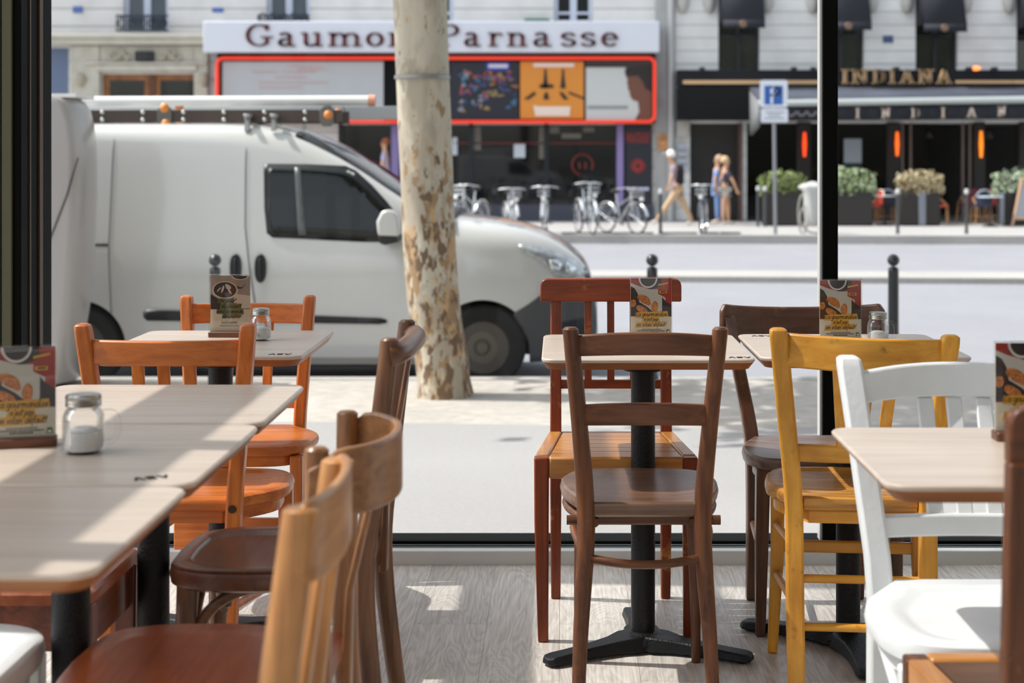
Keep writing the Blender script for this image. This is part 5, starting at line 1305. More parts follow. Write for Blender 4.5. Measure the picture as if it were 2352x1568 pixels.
def f3(t, o):
    K = mat('poster_black', '231712', .5)
    mb = MB()
    for px, s in ((1253, 1), (1293, .9)):
        mb.prism([(fx(px+a*s), fz(b)) for a, b in ((-2, 161), (2, 161), (4, 185), (7, 205), (-7, 205), (-4, 185))], 41.43, 41.45)
    mb.prism([(fx(a), fz(b)) for a, b in ((1240, 196), (1270, 196), (1272, 204), (1240, 204))], 41.43, 41.45)
    mb.prism([(fx(a), fz(b)) for a, b in ((1248, 230), (1262, 230), (1258, 214), (1252, 214))], 41.43, 41.45)
    for q in (((1204, 230), (1228, 212), (1232, 218), (1216, 230)), ((1284, 214), (1292, 214), (1306, 230), (1294, 230)), ((1306, 212), (1340, 226), (1340, 230), (1306, 217))):
        mb.prism([(fx(a), fz(b)) for a, b in q], 41.43, 41.45)
    rel(mb, o).build('dark_figure', K, t)
    mb = MB(); mb.prism([(fx(a), fz(b)) for a, b in ((1226, 243), (1236, 246), (1310, 246), (1308, 268), (1230, 268))], 41.43, 41.45); mb.box(fx(1226), fx(1318), 41.43, 41.45, fz(157), fz(148))
    rel(mb, o).build('pale_band', mat('poster_cream', 'e6d6c8', .5), t)
poster('orange_poster', 'orange poster with two small dark figures and a pale band', 1196, 1340, 144, 274, mat('poster_orange', 'd98a2e', .5), f3)
def f4(t, o):
    rel(MB().box(fx(1345), fx(1494), 41.42, 41.45, fz(157), fz(145)), o).build('brown_header', mat('header_brown', '2d1d1b', .5), t)
    prof = [(1494, 158), (1438, 160), (1434, 172), (1437, 180), (1440, 186), (1438, 193), (1441, 199), (1440, 205), (1444, 212), (1445, 222), (1452, 232), (1466, 235), (1494, 240)]
    rel(MB().prism([(fx(a), fz(b)) for a, b in prof], 41.43, 41.45), o).build('face', mat('poster_skin', '6e4433', .6), t)
    rel(MB().prism([(fx(a), fz(b)) for a, b in ((1494, 156), (1436, 158), (1433, 170), (1440, 178), (1462, 176), (1474, 190), (1478, 204), (1494, 214))], 41.42, 41.43), o).build('dark_hair', mat('poster_hair', '1c1210', .6), t)
    rel(MB().prism([(fx(a), fz(b)) for a, b in ((1462, 228), (1494, 232), (1494, 277), (1456, 277), (1466, 258))], 41.435, 41.445), o).build('neck', mat('poster_skin', '6e4433', .6), t)
    rel(MB().box(fx(1349), fx(1440), 41.44, 41.45, fz(252), fz(244)), o).build('grey_lettering', mat('poster_grey', '8f9494', .6), t)
poster('portrait_poster', 'pale poster with a dark-haired head in profile at its right', 1345, 1494, 144, 277, mat('poster_pale', 'c6c9c6', .5), f4)

# ---- building with the dark café front
bB = thing('cafe_building', 'pale building with dark window awnings above the black café front', 'building', (fx(1950), D, SW), 0); oB = Vector(bB.location)
holes = [(fx(a), fx(b), fz(163), fz(-160)) for a, b in ((1650, 1745), (1885, 1985), (2103, 2200), (2335, 2432))]
holes.append((fx(1585), fx(1700), SW, fz(283))); holes.append((fx(1715), fx(2700), SW, fz(283)))
ST2 = stone('pale_ashlar', 'f0f0ee', 'e2e2df', .34, 'b4b4b2')
rel(wall_holes(fx(1550), fx(2750), SW, TOPZ, holes), oB).build('wall', ST2, bB, recalc=False)
mb = MB(); mb.box(fx(1505), fx(1532), 41.9, 42.05, SW, TOPZ); rel(mb, oB).build('pilaster', mat('grey_pilaster', 'a9a8a6', .8, var=.1, vscale=3), bB)
rel(MB().tube([(fx(1540), 41.85, SW), (fx(1540), 41.85, TOPZ)], .09, 14), oB).build('drain_pipe', mat('pale_pipe', 'b8b9b8', .5), bB)
for k, (a, b) in enumerate(((1650, 1745), (1885, 1985), (2103, 2200), (2335, 2432))):
    w = MB(); w.box(fx(a), fx(a+6), 42.2, 42.3, fz(163), fz(-160)); w.box(fx(b-6), fx(b), 42.2, 42.3, fz(163), fz(-160)); w.box(fx((a+b)/2-3), fx((a+b)/2+3), 42.2, 42.3, fz(163), fz(-160)); w.box(fx(a), fx(b), 42.2, 42.3, fz(84), fz(79))
    w_ = rel(w, oB).build('window', DARK2, bB)
    rel(MB().box(fx(a), fx(b), 42.3, 42.32, fz(163), fz(-160)), oB).build('window_glass', mat('upper_green_glass', '20281f', .05, 0, .8, var=.8, vscale=1.5), w_)
    # drop awning
    sh = (a-1650)*.02
    z0, z1, z2, z3 = fz(-90), fz(-90), fz(52+sh), fz(70+sh); xa, xb = fx(a+3)-.0, fx(b-1)
    y0, y1 = 41.98, 41.2
    aw = MB(); aw.add([(xa, y0, z1), (xb, y0, z1), (xb+.05, y1, z2), (xa-.0, y1, z2)], [(0, 1, 2, 3)]); aw.add([(xa, y1, z2), (xb+.05, y1, z2), (xb+.05, y1-.02, z3), (xa, y1-.02, z3)], [(0, 1, 2, 3)])
    aw.add([(xa, y0, z1), (xa, y1, z2), (xa, y0, z2)], [(0, 1, 2)]); aw.add([(xb, y0, z1), (xb+.05, y1, z2), (xb, y0, z2)], [(0, 1, 2)])
    ao = rel(aw, oB).build('window_awning', mat('navy_canvas', '191d28', .8), bB, recalc=False); sd = ao.modifiers.new('s', 'SOLIDIFY'); sd.thickness = .015
    rel(MB().lathe([(.001, -.03), (.085, -.03), (.10, 0)], ((xa+xb)/2, y1-.03, (z2+z3)/2), 20, 'y'), oB).build('gold_emblem', mat('tarnished_gold', '8f7460', .4, .5), ao)
for px in (1568, 1629, 1762, 1866, 2002, 2082, 2218, 2316):
    mb = MB(); mb.lathe([(.001, .45), (.14, .42), (.17, .25), (.12, .06), (.07, 0), (.001, -.02)], (fx(px), 41.95, fz(30)), 12); mb.box(fx(px)-.2, fx(px)+.2, 41.75, 42.0, fz(-12), fz(-22))
    rel(mb, oB).build('corbel', mat('corbel_stone', 'b9b8b2', .8), bB)
rel(MB().box(fx(2028), fx(2051), 41.96, 42.0, fz(98), fz(82)), oB).build('street_plaque', mat('enamel_blue2', '3e5480', .4), bB, bevel=.01)
# fascia
cf = thing('cafe_shop', 'black café front with gold-lettered fascia, glazed doors and orange wall lamps', 'shop', (fx(1950), 41.8, SW), 0); o = Vector(cf.location)
rel(MB().box(fx(1553), fx(2750), 41.5, 42.0, fz(200), fz(163)), o).build('fascia', mat('fascia_black', '14171e', .6, 0, .2), cf, bevel=.01)
rel(MB().box(fx(1553), fx(1716), 41.4, 42.0, fz(277), fz(203)), o).build('blind_box', DARK, cf, bevel=.01)
GD = mat('brass_gold', 'd9b284', .4, 0); GD2 = mat('inline_dark', '3a2a22', .5)
mb = MB(); mb.box(fx(1565), fx(1905), 41.42, 41.5, fz(195), fz(187)); mb.box(fx(2184), fx(2310), 41.42, 41.5, fz(194), fz(187)); mb.box(fx(2312), fx(2750), 41.42, 41.5, fz(194), fz(187))
rel(mb, o).build('gold_strip', GD, cf)
mb = MB()
for ch, a, b in (('I', 1922, 1942), ('N', 1943, 1988), ('D', 1990, 2026), ('I', 2027, 2050), ('A', 2052, 2092), ('N', 2094, 2135), ('A', 2136, 2176)):
    z0 = fz(196); h = fz(161)-z0; x0, x1 = fx(a), fx(b); nx, ny = (.042, .018)
    pen(mb, ROMAN[ch], lambda p: (x0+nx+p[0]*(x1-x0-2*nx), z0+ny+p[1]*(h-2*ny)), nx, ny, 41.38, 41.5, 0)
    st = [s_ for s_ in ROMAN[ch] if abs(s_[0][1]-s_[-1][1]) > .5]
    pen(mb, st, lambda p: (x0+nx+p[0]*(x1-x0-2*nx), z0+ny+p[1]*(h-2*ny)), .009, .007, 41.37, 41.38, 1)
rel(mb, o).build('lettering', [GD, GD2], cf, sharp=10)
for px in (1608, 1816, 1860, 2048, 2213, 2270): rel(MB().box(fx(px-6), fx(px+6), 41.3, 41.6, fz(166), fz(157)), o).build('spotlight', DARK2, cf, bevel=.02)
rel(MB().lathe([(.001, 0), (.10, .02), (.12, .08), (.001, .13)], (fx(2228), 41.4, fz(165)), 12), o).build('lit_spotlight', mat('warm_lamp', 'ff8a4a', .5, emit=2), cf)
# interior, glass and doors
mb = MB(); mb.box(fx(1553), fx(2750), 46.0, 46.1, SW, fz(-160)); mb.box(fx(1580), fx(2750), 42.4, 46, fz(284), fz(279)); mb.box(fx(1706), fx(1714), 42.2, 46, SW, fz(283)); rel(mb, o).build('interior', mat('dark_interior', '0d0a09', .9), cf)
rel(MB().box(fx(1585), fx(1700), 42.25, 42.3, SW, fz(283)), o).build('side_door', mat('door_brown_black', '1d1815', .5, var=.4, vscale=3), cf)
rel(MB().box(fx(1696), fx(1704), 41.9, 42.2, SW, fz(283)), o).build('door_jamb', mat('jamb_brown', '5a4038', .5), cf)
rel(MB().box(fx(1716), fx(2130), 42.1, 42.12, SW, fz(283)), o).build('shop_glass', pane('cafe_glass', (.25, .25, .27), .6), cf)
MBR = mat('bronze_mullion', '8a7a72', .4, .4)
for px in (2073, 2092, 2212, 2228): rel(MB().box(fx(px-2), fx(px+2), 42.0, 42.15, SW, fz(280)), o).build('mullion', MBR, cf)
for a, b in ((2036, 2066), (2236, 2262), (1830, 1862), (2340, 2400)): rel(MB().box(fx(a), fx(b), 41.95, 42.2, SW, fz(280)), o).build('pier', mat('pier_brown', '1f1815', .5), cf, bevel=.02)
for px, a, b, c in ((1846, 304, 360, 'ff4a14'), (2058, 303, 358, 'ff6a1c'), (2250, 301, 362, 'ff8a1c')):
    rel(MB().tube([(fx(px), 41.85, fz(b)), (fx(px), 41.85, fz((a+b)/2)), (fx(px), 41.85, fz(a))], [.035, .055, .035], 10), o).build('wall_lamp', mat('orange_lamp_'+c, c, .4, emit=1.1), cf)
nb = rel(MB().box(fx(1936), fx(1978), 41.9, 41.96, fz(392), fz(318)), o).build('menu_case', DARK2, cf)
rel(MB().box(fx(1937), fx(1977), 41.88, 41.9, fz(374), fz(319)), o).build('paper', mat('notice_grey', 'a9b2bc', .6), nb)
rel(MB().box(fx(1554), fx(1579), 41.8, 41.95, fz(315), fz(272)), o).build('cream_plaque', mat('plaque_cream', 'b3afa8', .6), cf)
for k in range(4): rel(MB().box(fx(1556), fx(1578), 41.8, 41.9, fz(343+k*16), fz(332+k*16)), o).build('name_plate', mat('plate_grey', 'a9adb8', .4), cf)
rel(MB().box(fx(1510), fx(1535), 41.85, 41.9, fz(345), fz(308)), o).build('orange_bill', mat('bill_orange', 'c08a58', .7, var=.5, vscale=9), cf)
for px, py in ((2130, 318), (2158, 315), (2268, 318), (2300, 316), (1960, 290), (1998, 292)):
    rel(MB().lathe([(.001, .16), (.03, .14), (.10, .02), (.11, 0), (.001, .01)], (fx(px), 43.2, fz(py)), 14), o).build('pendant_lamp', mat('lamp_shade_grey', '8d8577', .5), cf)
# long awning
aw = thing('cafe_awning', 'long dark canvas awning with pale front bar and cream letters on its valance', 'awning', (X(1780, 40), 40.0, Z(243, 40)), 0); o = Vector(aw.location)
d0 = 40.0; xa, xb = X(1722, d0), X(2800, d0)
mb = MB(); mb.add([(fx(1716), 41.5, fz(203)), (fx(2800), 41.5, fz(203)), (xb, d0, Z(223, d0)), (xa+.2, d0, Z(229, d0))], [(0, 1, 2, 3)])
c = rel(mb, o).build('canopy', mat('slate_canvas', '3d4250', .8, var=.25, vscale=1.2), aw, recalc=False); sd = c.modifiers.new('s', 'SOLIDIFY'); sd.thickness = .02
mb = MB(); n = 30
for i in range(n):
    u0, u1 = i/n, (i+1)/n
    x0, x1 = xa+.25+(xb-xa-.25)*u0, xa+.25+(xb-xa-.25)*u1
    s0, s1 = -7*u0, -7*u1
    mb.add([(x0, d0-.03, Z(278+s0, d0)), (x1, d0-.03, Z(278+s1, d0)), (x1, d0-.02, Z(242+s1, d0)), (x0, d0-.02, Z(242+s0, d0))], [(0, 1, 2, 3)])
v = rel(mb, o).build('valance', mat('navy_valance', '181c26', .8), aw, recalc=False); sd = v.modifiers.new('s', 'SOLIDIFY'); sd.thickness = .01
mb = MB(); mb.tube([(xa+.2, d0-.05, Z(238, d0)), (xb, d0-.05, Z(222, d0))], .085, 12); rel(mb, o).build('front_bar', mat('pale_bar', 'b5bcba', .4, .1), aw)
mb = MB(); mb.add([(fx(1716), 41.5, fz(208)), (xa+.25, d0, Z(236, d0)), (xa+.25, d0, Z(290, d0)), (fx(1722), 41.4, fz(312)), (fx(1716), 41.5, fz(310))], [(0, 1, 2, 3, 4)])
v = rel(mb, o).build('side_flap', mat('flap_grey', '77797b', .7), aw, recalc=False); sd = v.modifiers.new('s', 'SOLIDIFY'); sd.thickness = .01
mb = MB()
for ch, a, b, t_, c_ in (('I', 1962, 1976, 246, 274), ('N', 2021, 2046, 246, 274), ('D', 2089, 2114, 246, 273), ('I', 2158, 2172, 245, 273), ('A', 2217, 2244, 243, 271), ('N', 2288, 2311, 242, 269), ('A', 2356, 2380, 241, 268)):
    z0 = Z(c_, d0); h = Z(t_, d0)-z0; x0, x1 = X(a, d0), X(b, d0)
    pen(mb, ROMAN[ch], lambda p: (x0+.03+p[0]*(x1-x0-.06), z0+.02+p[1]*(h-.04)), .026, .012, d0-.06, d0-.045, 0)
rel(mb, o).build('lettering', mat('cream_letters', 'd8c4b6', .6), aw, sharp=10)
mb = MB(); rng = random.Random(4)
pts = [(X(1812+k*4, d0), d0-.05, Z(262+5*math.sin(k*1.1)+2*math.sin(k*2.3), d0)) for k in range(18)]
mb.tube(pts, .018, 6); rel(mb, o).build('script_flourish', mat('flourish_grey', '8f8a92', .6), aw)
# ------------------------------------------------------------------ people across the street
def skinned(name, nodes, edges, m, parent, sub=1, root=0):
    """one continuous skinned surface; nodes name -> (x, y, z, radius[, radius2])"""
    keys = list(nodes); me = bpy.data.meshes.new(name)
    me.from_pydata([nodes[k][:3] for k in keys], [(keys.index(a), keys.index(b)) for a, b in edges], [])
    o = bpy.data.objects.new(name, me); COL.objects.link(o); o.parent = parent
    o.modifiers.new('skin', 'SKIN')
    for i, k in enumerate(keys):
        v = me.skin_vertices[0].data[i]; n = nodes[k]; v.radius = (n[3], n[4] if len(n) > 4 else n[3]); v.use_root = (i == root)
    s = o.modifiers.new('s', 'SUBSURF'); s.levels = sub; s.render_levels = sub
    me.materials.append(m); o.modifiers['skin'].use_smooth_shade = True
    return o
def person(label, d, j, face, shirt, legs, hair, skin='c79a7c', long_legs=True, cap=False, hairlong=False):
    """j: joints in photo pixels at distance d; face = +1 looks right, -1 looks left; lateral axis is depth"""
    x0 = X(j['pelvis'][0], d); t = thing('person', label, 'person', (x0, d, SW), 0)
    def p(px, py, dy, r, r2=None): 
        q = (X(px, d)-x0, dy, Z(py, d)-SW, r); return q if r2 is None else q+(r2,)
    SK = mat('skin_'+skin, skin, .6)
    N = {}; E = []
    N['pelvis'] = p(*j['pelvis'], 0, .12); N['waist'] = p((j['pelvis'][0]+j['chest'][0])/2, (j['pelvis'][1]+j['chest'][1])/2, 0, .105)
    N['chest'] = p(*j['chest'], 0, .13); N['neck'] = p(*j['neck'], 0, .055); hx, hy = j['head']
    N['jaw'] = p(hx+face*2, hy+5, 0, .070); N['head'] = p(hx, hy-2, 0, .092); N['crown'] = p(hx-face*1, hy-8, 0, .065)
    E += [('pelvis', 'waist'), ('waist', 'chest'), ('chest', 'neck'), ('neck', 'jaw'), ('jaw', 'head'), ('head', 'crown')]
    for s, k in ((-1, 'n'), (1, 'f')):   # near and far side
        sx, sy = j['sh']; ex, ey = j['el'+k]; wx, wy = j['wr'+k]; o_ = 'arm_'+k
        N[o_+'s'] = p(sx, sy, s*.17, .058); N[o_+'e'] = p(ex, ey, s*.22, .042); N[o_+'w'] = p(wx, wy, s*.21, .027); 
        dx, dz = wx-ex, wy-ey; L = math.hypot(dx, dz) or 1; dx /= L; dz /= L
        N[o_+'h'] = p(wx+dx*4.5, wy+dz*4.5, s*.21, .036, .020)
        E += [('chest', o_+'s'), (o_+'s', o_+'e'), (o_+'e', o_+'w'), (o_+'w', o_+'h')]
        for f in range(4):
            a = N[o_+'f%d' % f] = p(wx+dx*(7.5)+face*(f-1.5)*1.9, wy+dz*7.5, s*.21, .0095); b = N[o_+'g%d' % f] = p(wx+dx*(12-abs(f-1.4))+face*((f-1.5)*1.7+1.0), wy+dz*(12-abs(f-1.4)), s*.20, .008)
            E += [(o_+'h', o_+'f%d' % f), (o_+'f%d' % f, o_+'g%d' % f)]
        N[o_+'t'] = p(wx+dx*4+face*4.2, wy+dz*5, s*.20, .010); N[o_+'u'] = p(wx+dx*7+face*5, wy+dz*8, s*.19, .009); E += [(o_+'h', o_+'t'), (o_+'t', o_+'u')]
        kx, ky = j['kn'+k]; ax, ay = j['an'+k]; q = 'leg_'+k
        N[q+'h'] = p(j['pelvis'][0], j['pelvis'][1]+5, s*.09, .095); N[q+'k'] = p(kx, ky, s*.09, .058); N[q+'c'] = p(kx+(ax-kx)*.35, ky+(ay-ky)*.35, s*.09, .055); N[q+'a'] = p(ax, ay, s*.09, .036)
        N[q+'t'] = p(ax+face*13, min(ay+7, 516), s*.10, .030)
        E += [('pelvis', q+'h'), (q+'h', q+'k'), (q+'k', q+'c'), (q+'c', q+'a'), (q+'a', q+'t')]
    skinned('body', N, E, SK, t, 1)
    g = lambda names, k: {n: N[n][:3]+tuple(v*k+.006 for v in N[n][3:]) for n in names}
    S_ = g(['pelvis', 'waist', 'chest', 'arm_ns', 'arm_fs'], 1.14); S_['hem'] = S_['pelvis'][:2]+(S_['pelvis'][2]-.07, .125)
    for k in 'nf':
        a, b = N['arm_'+k+'s'], N['arm_'+k+'e']; S_['sl'+k] = tuple(a[i]+(b[i]-a[i])*.7 for i in range(3))+(.058,)
    skinned('shirt', S_, [('pelvis', 'hem'), ('pelvis', 'waist'), ('waist', 'chest'), ('chest', 'arm_ns'), ('chest', 'arm_fs'), ('arm_ns', 'sln'), ('arm_fs', 'slf')], mat('cloth_'+shirt, shirt, .9), t)
    T = g(['pelvis', 'leg_nh', 'leg_fh'], 1.12); TE = [('pelvis', 'leg_nh'), ('pelvis', 'leg_fh')]
    for k in 'nf':
        if long_legs:
            T.update(g(['leg_'+k+'k', 'leg_'+k+'c', 'leg_'+k+'a'], 1.3)); TE += [('leg_'+k+'h', 'leg_'+k+'k'), ('leg_'+k+'k', 'leg_'+k+'c'), ('leg_'+k+'c', 'leg_'+k+'a')]
        else:
            a, b = N['leg_'+k+'h'], N['leg_'+k+'k']; T['m'+k] = tuple(a[i]+(b[i]-a[i])*.62 for i in range(3))+(.098,); TE += [('leg_'+k+'h', 'm'+k)]
    skinned('trousers' if long_legs else 'shorts', T, TE, mat('cloth_'+legs, legs, .9), t)
    for k in 'nf':
        a, b = N['leg_'+k+'a'], N['leg_'+k+'t']
        skinned('shoe', {'a': (a[0]-face*.02, a[1], max(a[2]-.03, .05), .045), 'b': ((a[0]+b[0])/2, a[1], max((a[2]+b[2])/2-.01, .04), .045), 'c': (b[0]+face*.02, b[1], max(b[2], .035), .036)}, [('a', 'b'), ('b', 'c')], mat('shoe_light', 'c9c2b8', .7), t)
    H = MB(); hc = N['head']; H.lathe([(.001, .135)]+[(.112*math.sin(a), .015+.12*math.cos(a)) for a in (.5, .9, 1.3, 1.6, 1.9)]+[(.085, -.045), (.001, -.03)], (hc[0]-face*.022, 0, hc[2]), 18)
    if hairlong: H.lathe([(.001, .04), (.085, 0), (.088, -.10), (.06, -.20), (.001, -.22)], (hc[0]-face*.055, 0, hc[2]), 14)
    H.build('cap' if cap else 'hair', mat('hair_'+hair, hair, .8), t, sharp=80)
    if cap: MB().rbox((hc[0]+face*.12, 0, hc[2]+.045), (.12, .15, .012)).build('cap_peak', mat('hair_'+hair, hair, .8), t, bevel=.004)
    F_ = MB(); fx_ = hc[0]+face*.092
    F_.lathe([(.001, .03), (.012, .0), (.016, -.028), (.001, -.036)], (fx_, 0, hc[2]-.02), 10)
    for s in (-1, 1): F_.lathe([(.001, .03), (.016, .01), (.014, -.02), (.001, -.03)], (hc[0]-face*.005, s*.094, hc[2]-.02), 8)
    F_.build('nose_and_ears', SK, t)
    E_ = MB()
    for s in (-1, 1): E_.lathe([(.001, .010), (.011, 0), (.001, -.010)], (fx_-face*.006, s*.033, hc[2]+.012), 8)
    E_.tube([(fx_-face*.008, -.025, hc[2]-.075), (fx_, 0, hc[2]-.078), (fx_-face*.008, .025, hc[2]-.075)], .006, 6)
    E_.build('eyes_and_mouth', mat('dark_features', '3a2620', .6), t)
    return t
w = person('person in beige trousers and white cap striding left with a black backpack', 39.0,
       dict(head=(1539, 358), neck=(1544, 372), chest=(1550, 393), pelvis=(1556, 432), sh=(1548, 382), eln=(1541, 408), wrn=(1534, 430), elf=(1558, 408), wrf=(1562, 428),
            knn=(1532, 470), ann=(1509, 504), knf=(1573, 472), anf=(1590, 508)), -1, '8d8494', 'c2a583', 'f0efec', cap=True)
bk = MB().plate(rrect(-.10, .10, -.15, .15, .05, 4), [(.03, -.22), (0, -.17), (0, .12), (.02, .2), (.06, .24)]).build('backpack', mat('black_bag', '111215', .8), None)
bk.location = (X(1561, 39), 39.0, Z(402, 39)); tag(bk, 'black backpack worn by the striding person in beige trousers', 'backpack')
person('person in dark short-sleeved top and pale shorts beside the black café door', 39.1,
       dict(head=(1667, 372), neck=(1666, 385), chest=(1664, 401), pelvis=(1666, 434), sh=(1668, 393), eln=(1682, 416), wrn=(1690, 436), elf=(1658, 414), wrf=(1660, 434),
            knn=(1661, 468), ann=(1660, 506), knf=(1673, 468), anf=(1674, 507)), 1, '4a4652', 'b9b5ad', 'c9a983', long_legs=False)
person('person with a long blue shirt standing just left of the one in shorts', 39.9,
       dict(head=(1650, 369), neck=(1649, 383), chest=(1647, 400), pelvis=(1648, 434), sh=(1646, 392), eln=(1640, 414), wrn=(1643, 434), elf=(1650, 414), wrf=(1652, 434),
            knn=(1648, 468), ann=(1647, 504), knf=(1652, 468), anf=(1654, 504)), -1, '7f9ccc', '6c88b8', 'b79a80')
person('person in a lilac top standing by the cinema entrance behind the van', 41.2,
       dict(head=(884, 330), neck=(884, 344), chest=(884, 362), pelvis=(884, 402), sh=(884, 353), eln=(880, 380), wrn=(878, 402), elf=(888, 380), wrf=(890, 402),
            knn=(882, 442), ann=(881, 490), knf=(886, 442), anf=(888, 490)), -1, 'a9a6c9', '4a4a5a', '8a4a30')

# ------------------------------------------------------------------ bicycles
SIL = mat('silver_paint', 'c9ccce', .2, .6, coat=.6); DKM = mat('bike_black', '1a1a1c', .5); CHR = mat('bike_chrome', 'e4e6e8', .12, 1)
def bicycle(label, px, d, rz, col=None, group='bicycles parked across the boulevard'):
    t = thing('bicycle', label, 'bicycle', (X(px, d), d, SW), rz, group)
    m = col or SIL
    for x in (-.53, .53):
        w = MB(); R = .33
        w.tube([(x+R*math.cos(a), 0, .35+R*math.sin(a)) for a in [2*PI*i/28 for i in range(29)]], .019, 7, cap=False); wh = w.build('wheel', DKM, t)
        w = MB()
        for k in range(14):
            a = 2*PI*k/14; w.tube([(x+.03*math.cos(a), .0, .35+.03*math.sin(a)), (x+.31*math.cos(a), 0, .35+.31*math.sin(a))], .003, 4)
        w.tube([(x+.305*math.cos(a), 0, .35+.305*math.sin(a)) for a in [2*PI*i/28 for i in range(29)]], .010, 5, cap=False)
        w.tube([(x, -.05, .35), (x, .05, .35)], .022, 8); w.build('spokes', CHR, wh)
        g = MB(); n = 12
        g.rail([(0, 0, 0, 0)]*2, 0) if False else None
        a0, a1 = ((.35, 2.9) if x < 0 else (.2, 2.6)); rings = []
        for i in range(n+1):
            a = a0+(a1-a0)*i/n; c, s = math.cos(a), math.sin(a)
            rings.append([(x+.365*c, -.035, .35+.365*s), (x+.385*c, -.015, .35+.385*s), (x+.385*c, .015, .35+.385*s), (x+.365*c, .035, .35+.365*s)])
        g.loft(rings); g.build('mudguard', m, t)
    f = MB()
    for a, b, r in (((-.53, .35), (-.05, .30), .014), ((-.53, .35), (-.16, .78), .011), ((-.05, .30), (-.20, .92), .018), ((-.05, .30), (.36, .78), .024), ((-.15, .62), (.36, .86), .018), ((.34, .76), (.32, .94), .022)):
        f.tube([(a[0], 0, a[1]), (b[0], 0, b[1])], r, 8)
    f.build('frame', m, t)
    f = MB()
    for s in (-1, 1): f.tube(spl([(.53, s*.06, .35), (.44, s*.06, .62), (.37, s*.03, .76)], 4), .011, 7)
    f.build('fork', m, t)
    MB().tube(spl([(.14, -.30, 1.02), (.22, -.27, 1.03), (.33, -.10, 1.06), (.33, 0, 1.05), (.33, .10, 1.06), (.22, .27, 1.03), (.14, .30, 1.02)], 4)+[], .014, 8).build('handlebar', CHR, t)
    for s in (-1, 1): MB().tube([(.20, s*.285, 1.028), (.09, s*.31, 1.015)], .020, 8).build('grip', DKM, t)
    MB().tube([(.33, 0, .9), (.33, 0, 1.06)], .015, 8).build('stem', CHR, t)
    MB().plate([(x-.24, y) for x, y in rrect(-.13, .13, -.07, .07, .06, 4)], [(.01, .94), (0, .96), (0, .985), (.015, 1.0)]).build('saddle', DKM, t)
    b = MB()
    for z in (.86, .95, 1.04): b.tube([(.42, -.11, z), (.62, -.12, z), (.62, .12, z), (.42, .11, z), (.42, -.11, z)], .008, 5)
    for i in range(6): y = -.14+.056*i; b.tube([(.615, y*.8, .86), (.62, y*.8, 1.04)], .004, 4)
    b.box(.42, .62, -.11, .11, .845, .855); b.build('basket', mat('basket_grey', 'b9bbbd', .35, .5), t)
    MB().lathe([(.001, -.04), (.04, -.03), (.045, .02), (.001, .03)], (.69, 0, .80), 12, 'x').build('headlamp', mat('lamp_white', 'f2f2ee', .2, coat=.6), t)
    c = MB(); c.tube([(-.05+.10*math.cos(a), .05, .30+.10*math.sin(a)) for a in [2*PI*i/16 for i in range(17)]], .008, 5); c.box(-.16, -.12, .06, .16, .22, .24); c.box(.02, .06, -.16, -.06, .36, .38); c.build('crank', DKM, t)
    return t
RDM = mat('red_bike_part', 'b5483a', .4)
bk0 = bicycle('silver bicycle across the road, half hidden by the tree trunk', 1082, 34.6, -2.0)
for px, d, rz, lb in ((1172, 34.8, -1.35, 'silver bicycle just right of the trunk above the van bonnet'), (1252, 34.6, -1.62, 'silver bicycle seen end-on below the red ring decal, above the bonnet end'),
                      (1345, 34.5, -1.30, 'silver bicycle with tall handlebar beyond the van headlight'), (1428, 34.6, -.95, 'silver bicycle turned partly sideways left of the striding person')):
    b_ = dup(bk0, (X(px, d), d, SW), rz, lb); b_.scale = (1, 1, {1172: .93, 1252: .97, 1345: 1.05, 1428: .94}[px])
bicycle('dark bicycle with upright handlebar between the striding person and the pair', 1616, 34.8, -1.75, mat('dark_bike_frame', '5c6066', .35, .4))
# bicycle wrapped in pale rain covers near the black upright
t = thing('covered_bicycle', 'bicycle under a pale rain cover just left of the black upright', 'bicycle', (X(1860, 34.6), 34.6, SW)); 
w = MB(); w.tube([(-.13+.30*math.cos(a)*.35, .1, .42+.42*math.sin(a)) for a in [2*PI*i/28 for i in range(29)]], .02, 7, cap=False); w.build('wheel', mat('pale_tyre', '9a9892', .5), t)
w = MB(); w.tube([(.10+.33*math.cos(a), -.1, .35+.33*math.sin(a)) for a in [2*PI*i/28 for i in range(29)]], .02, 7, cap=False); w.build('wheel', mat('pale_tyre', '9a9892', .5), t)
rings = []
for z, rx, ry in ((.16, .10, .10), (.3, .15, .16), (.5, .17, .2), (.75, .19, .22), (.92, .20, .24), (1.0, .26, .26), (1.06, .24, .2), (1.09, .1, .1)):
    rings.append([(.05+rx*math.cos(a)*(1+.10*math.sin(5*a+z*3)), ry*math.sin(a)*(1+.12*math.sin(4*a+z*5)), z) for a in [2*PI*i/30 for i in range(30)]])
MB().loft(rings).build('rain_cover', mat('pale_cover', 'b9b9b4', .6, bump=.6, bscale=7), t, sharp=80)
MB().tube(spl([(-.24, 0, .99), (-.1, 0, 1.04), (.05, 0, 1.09), (.2, 0, 1.05), (.34, 0, .98)], 4), .035, 8).build('handlebar', mat('white_grip', 'd9dad8', .4), t)

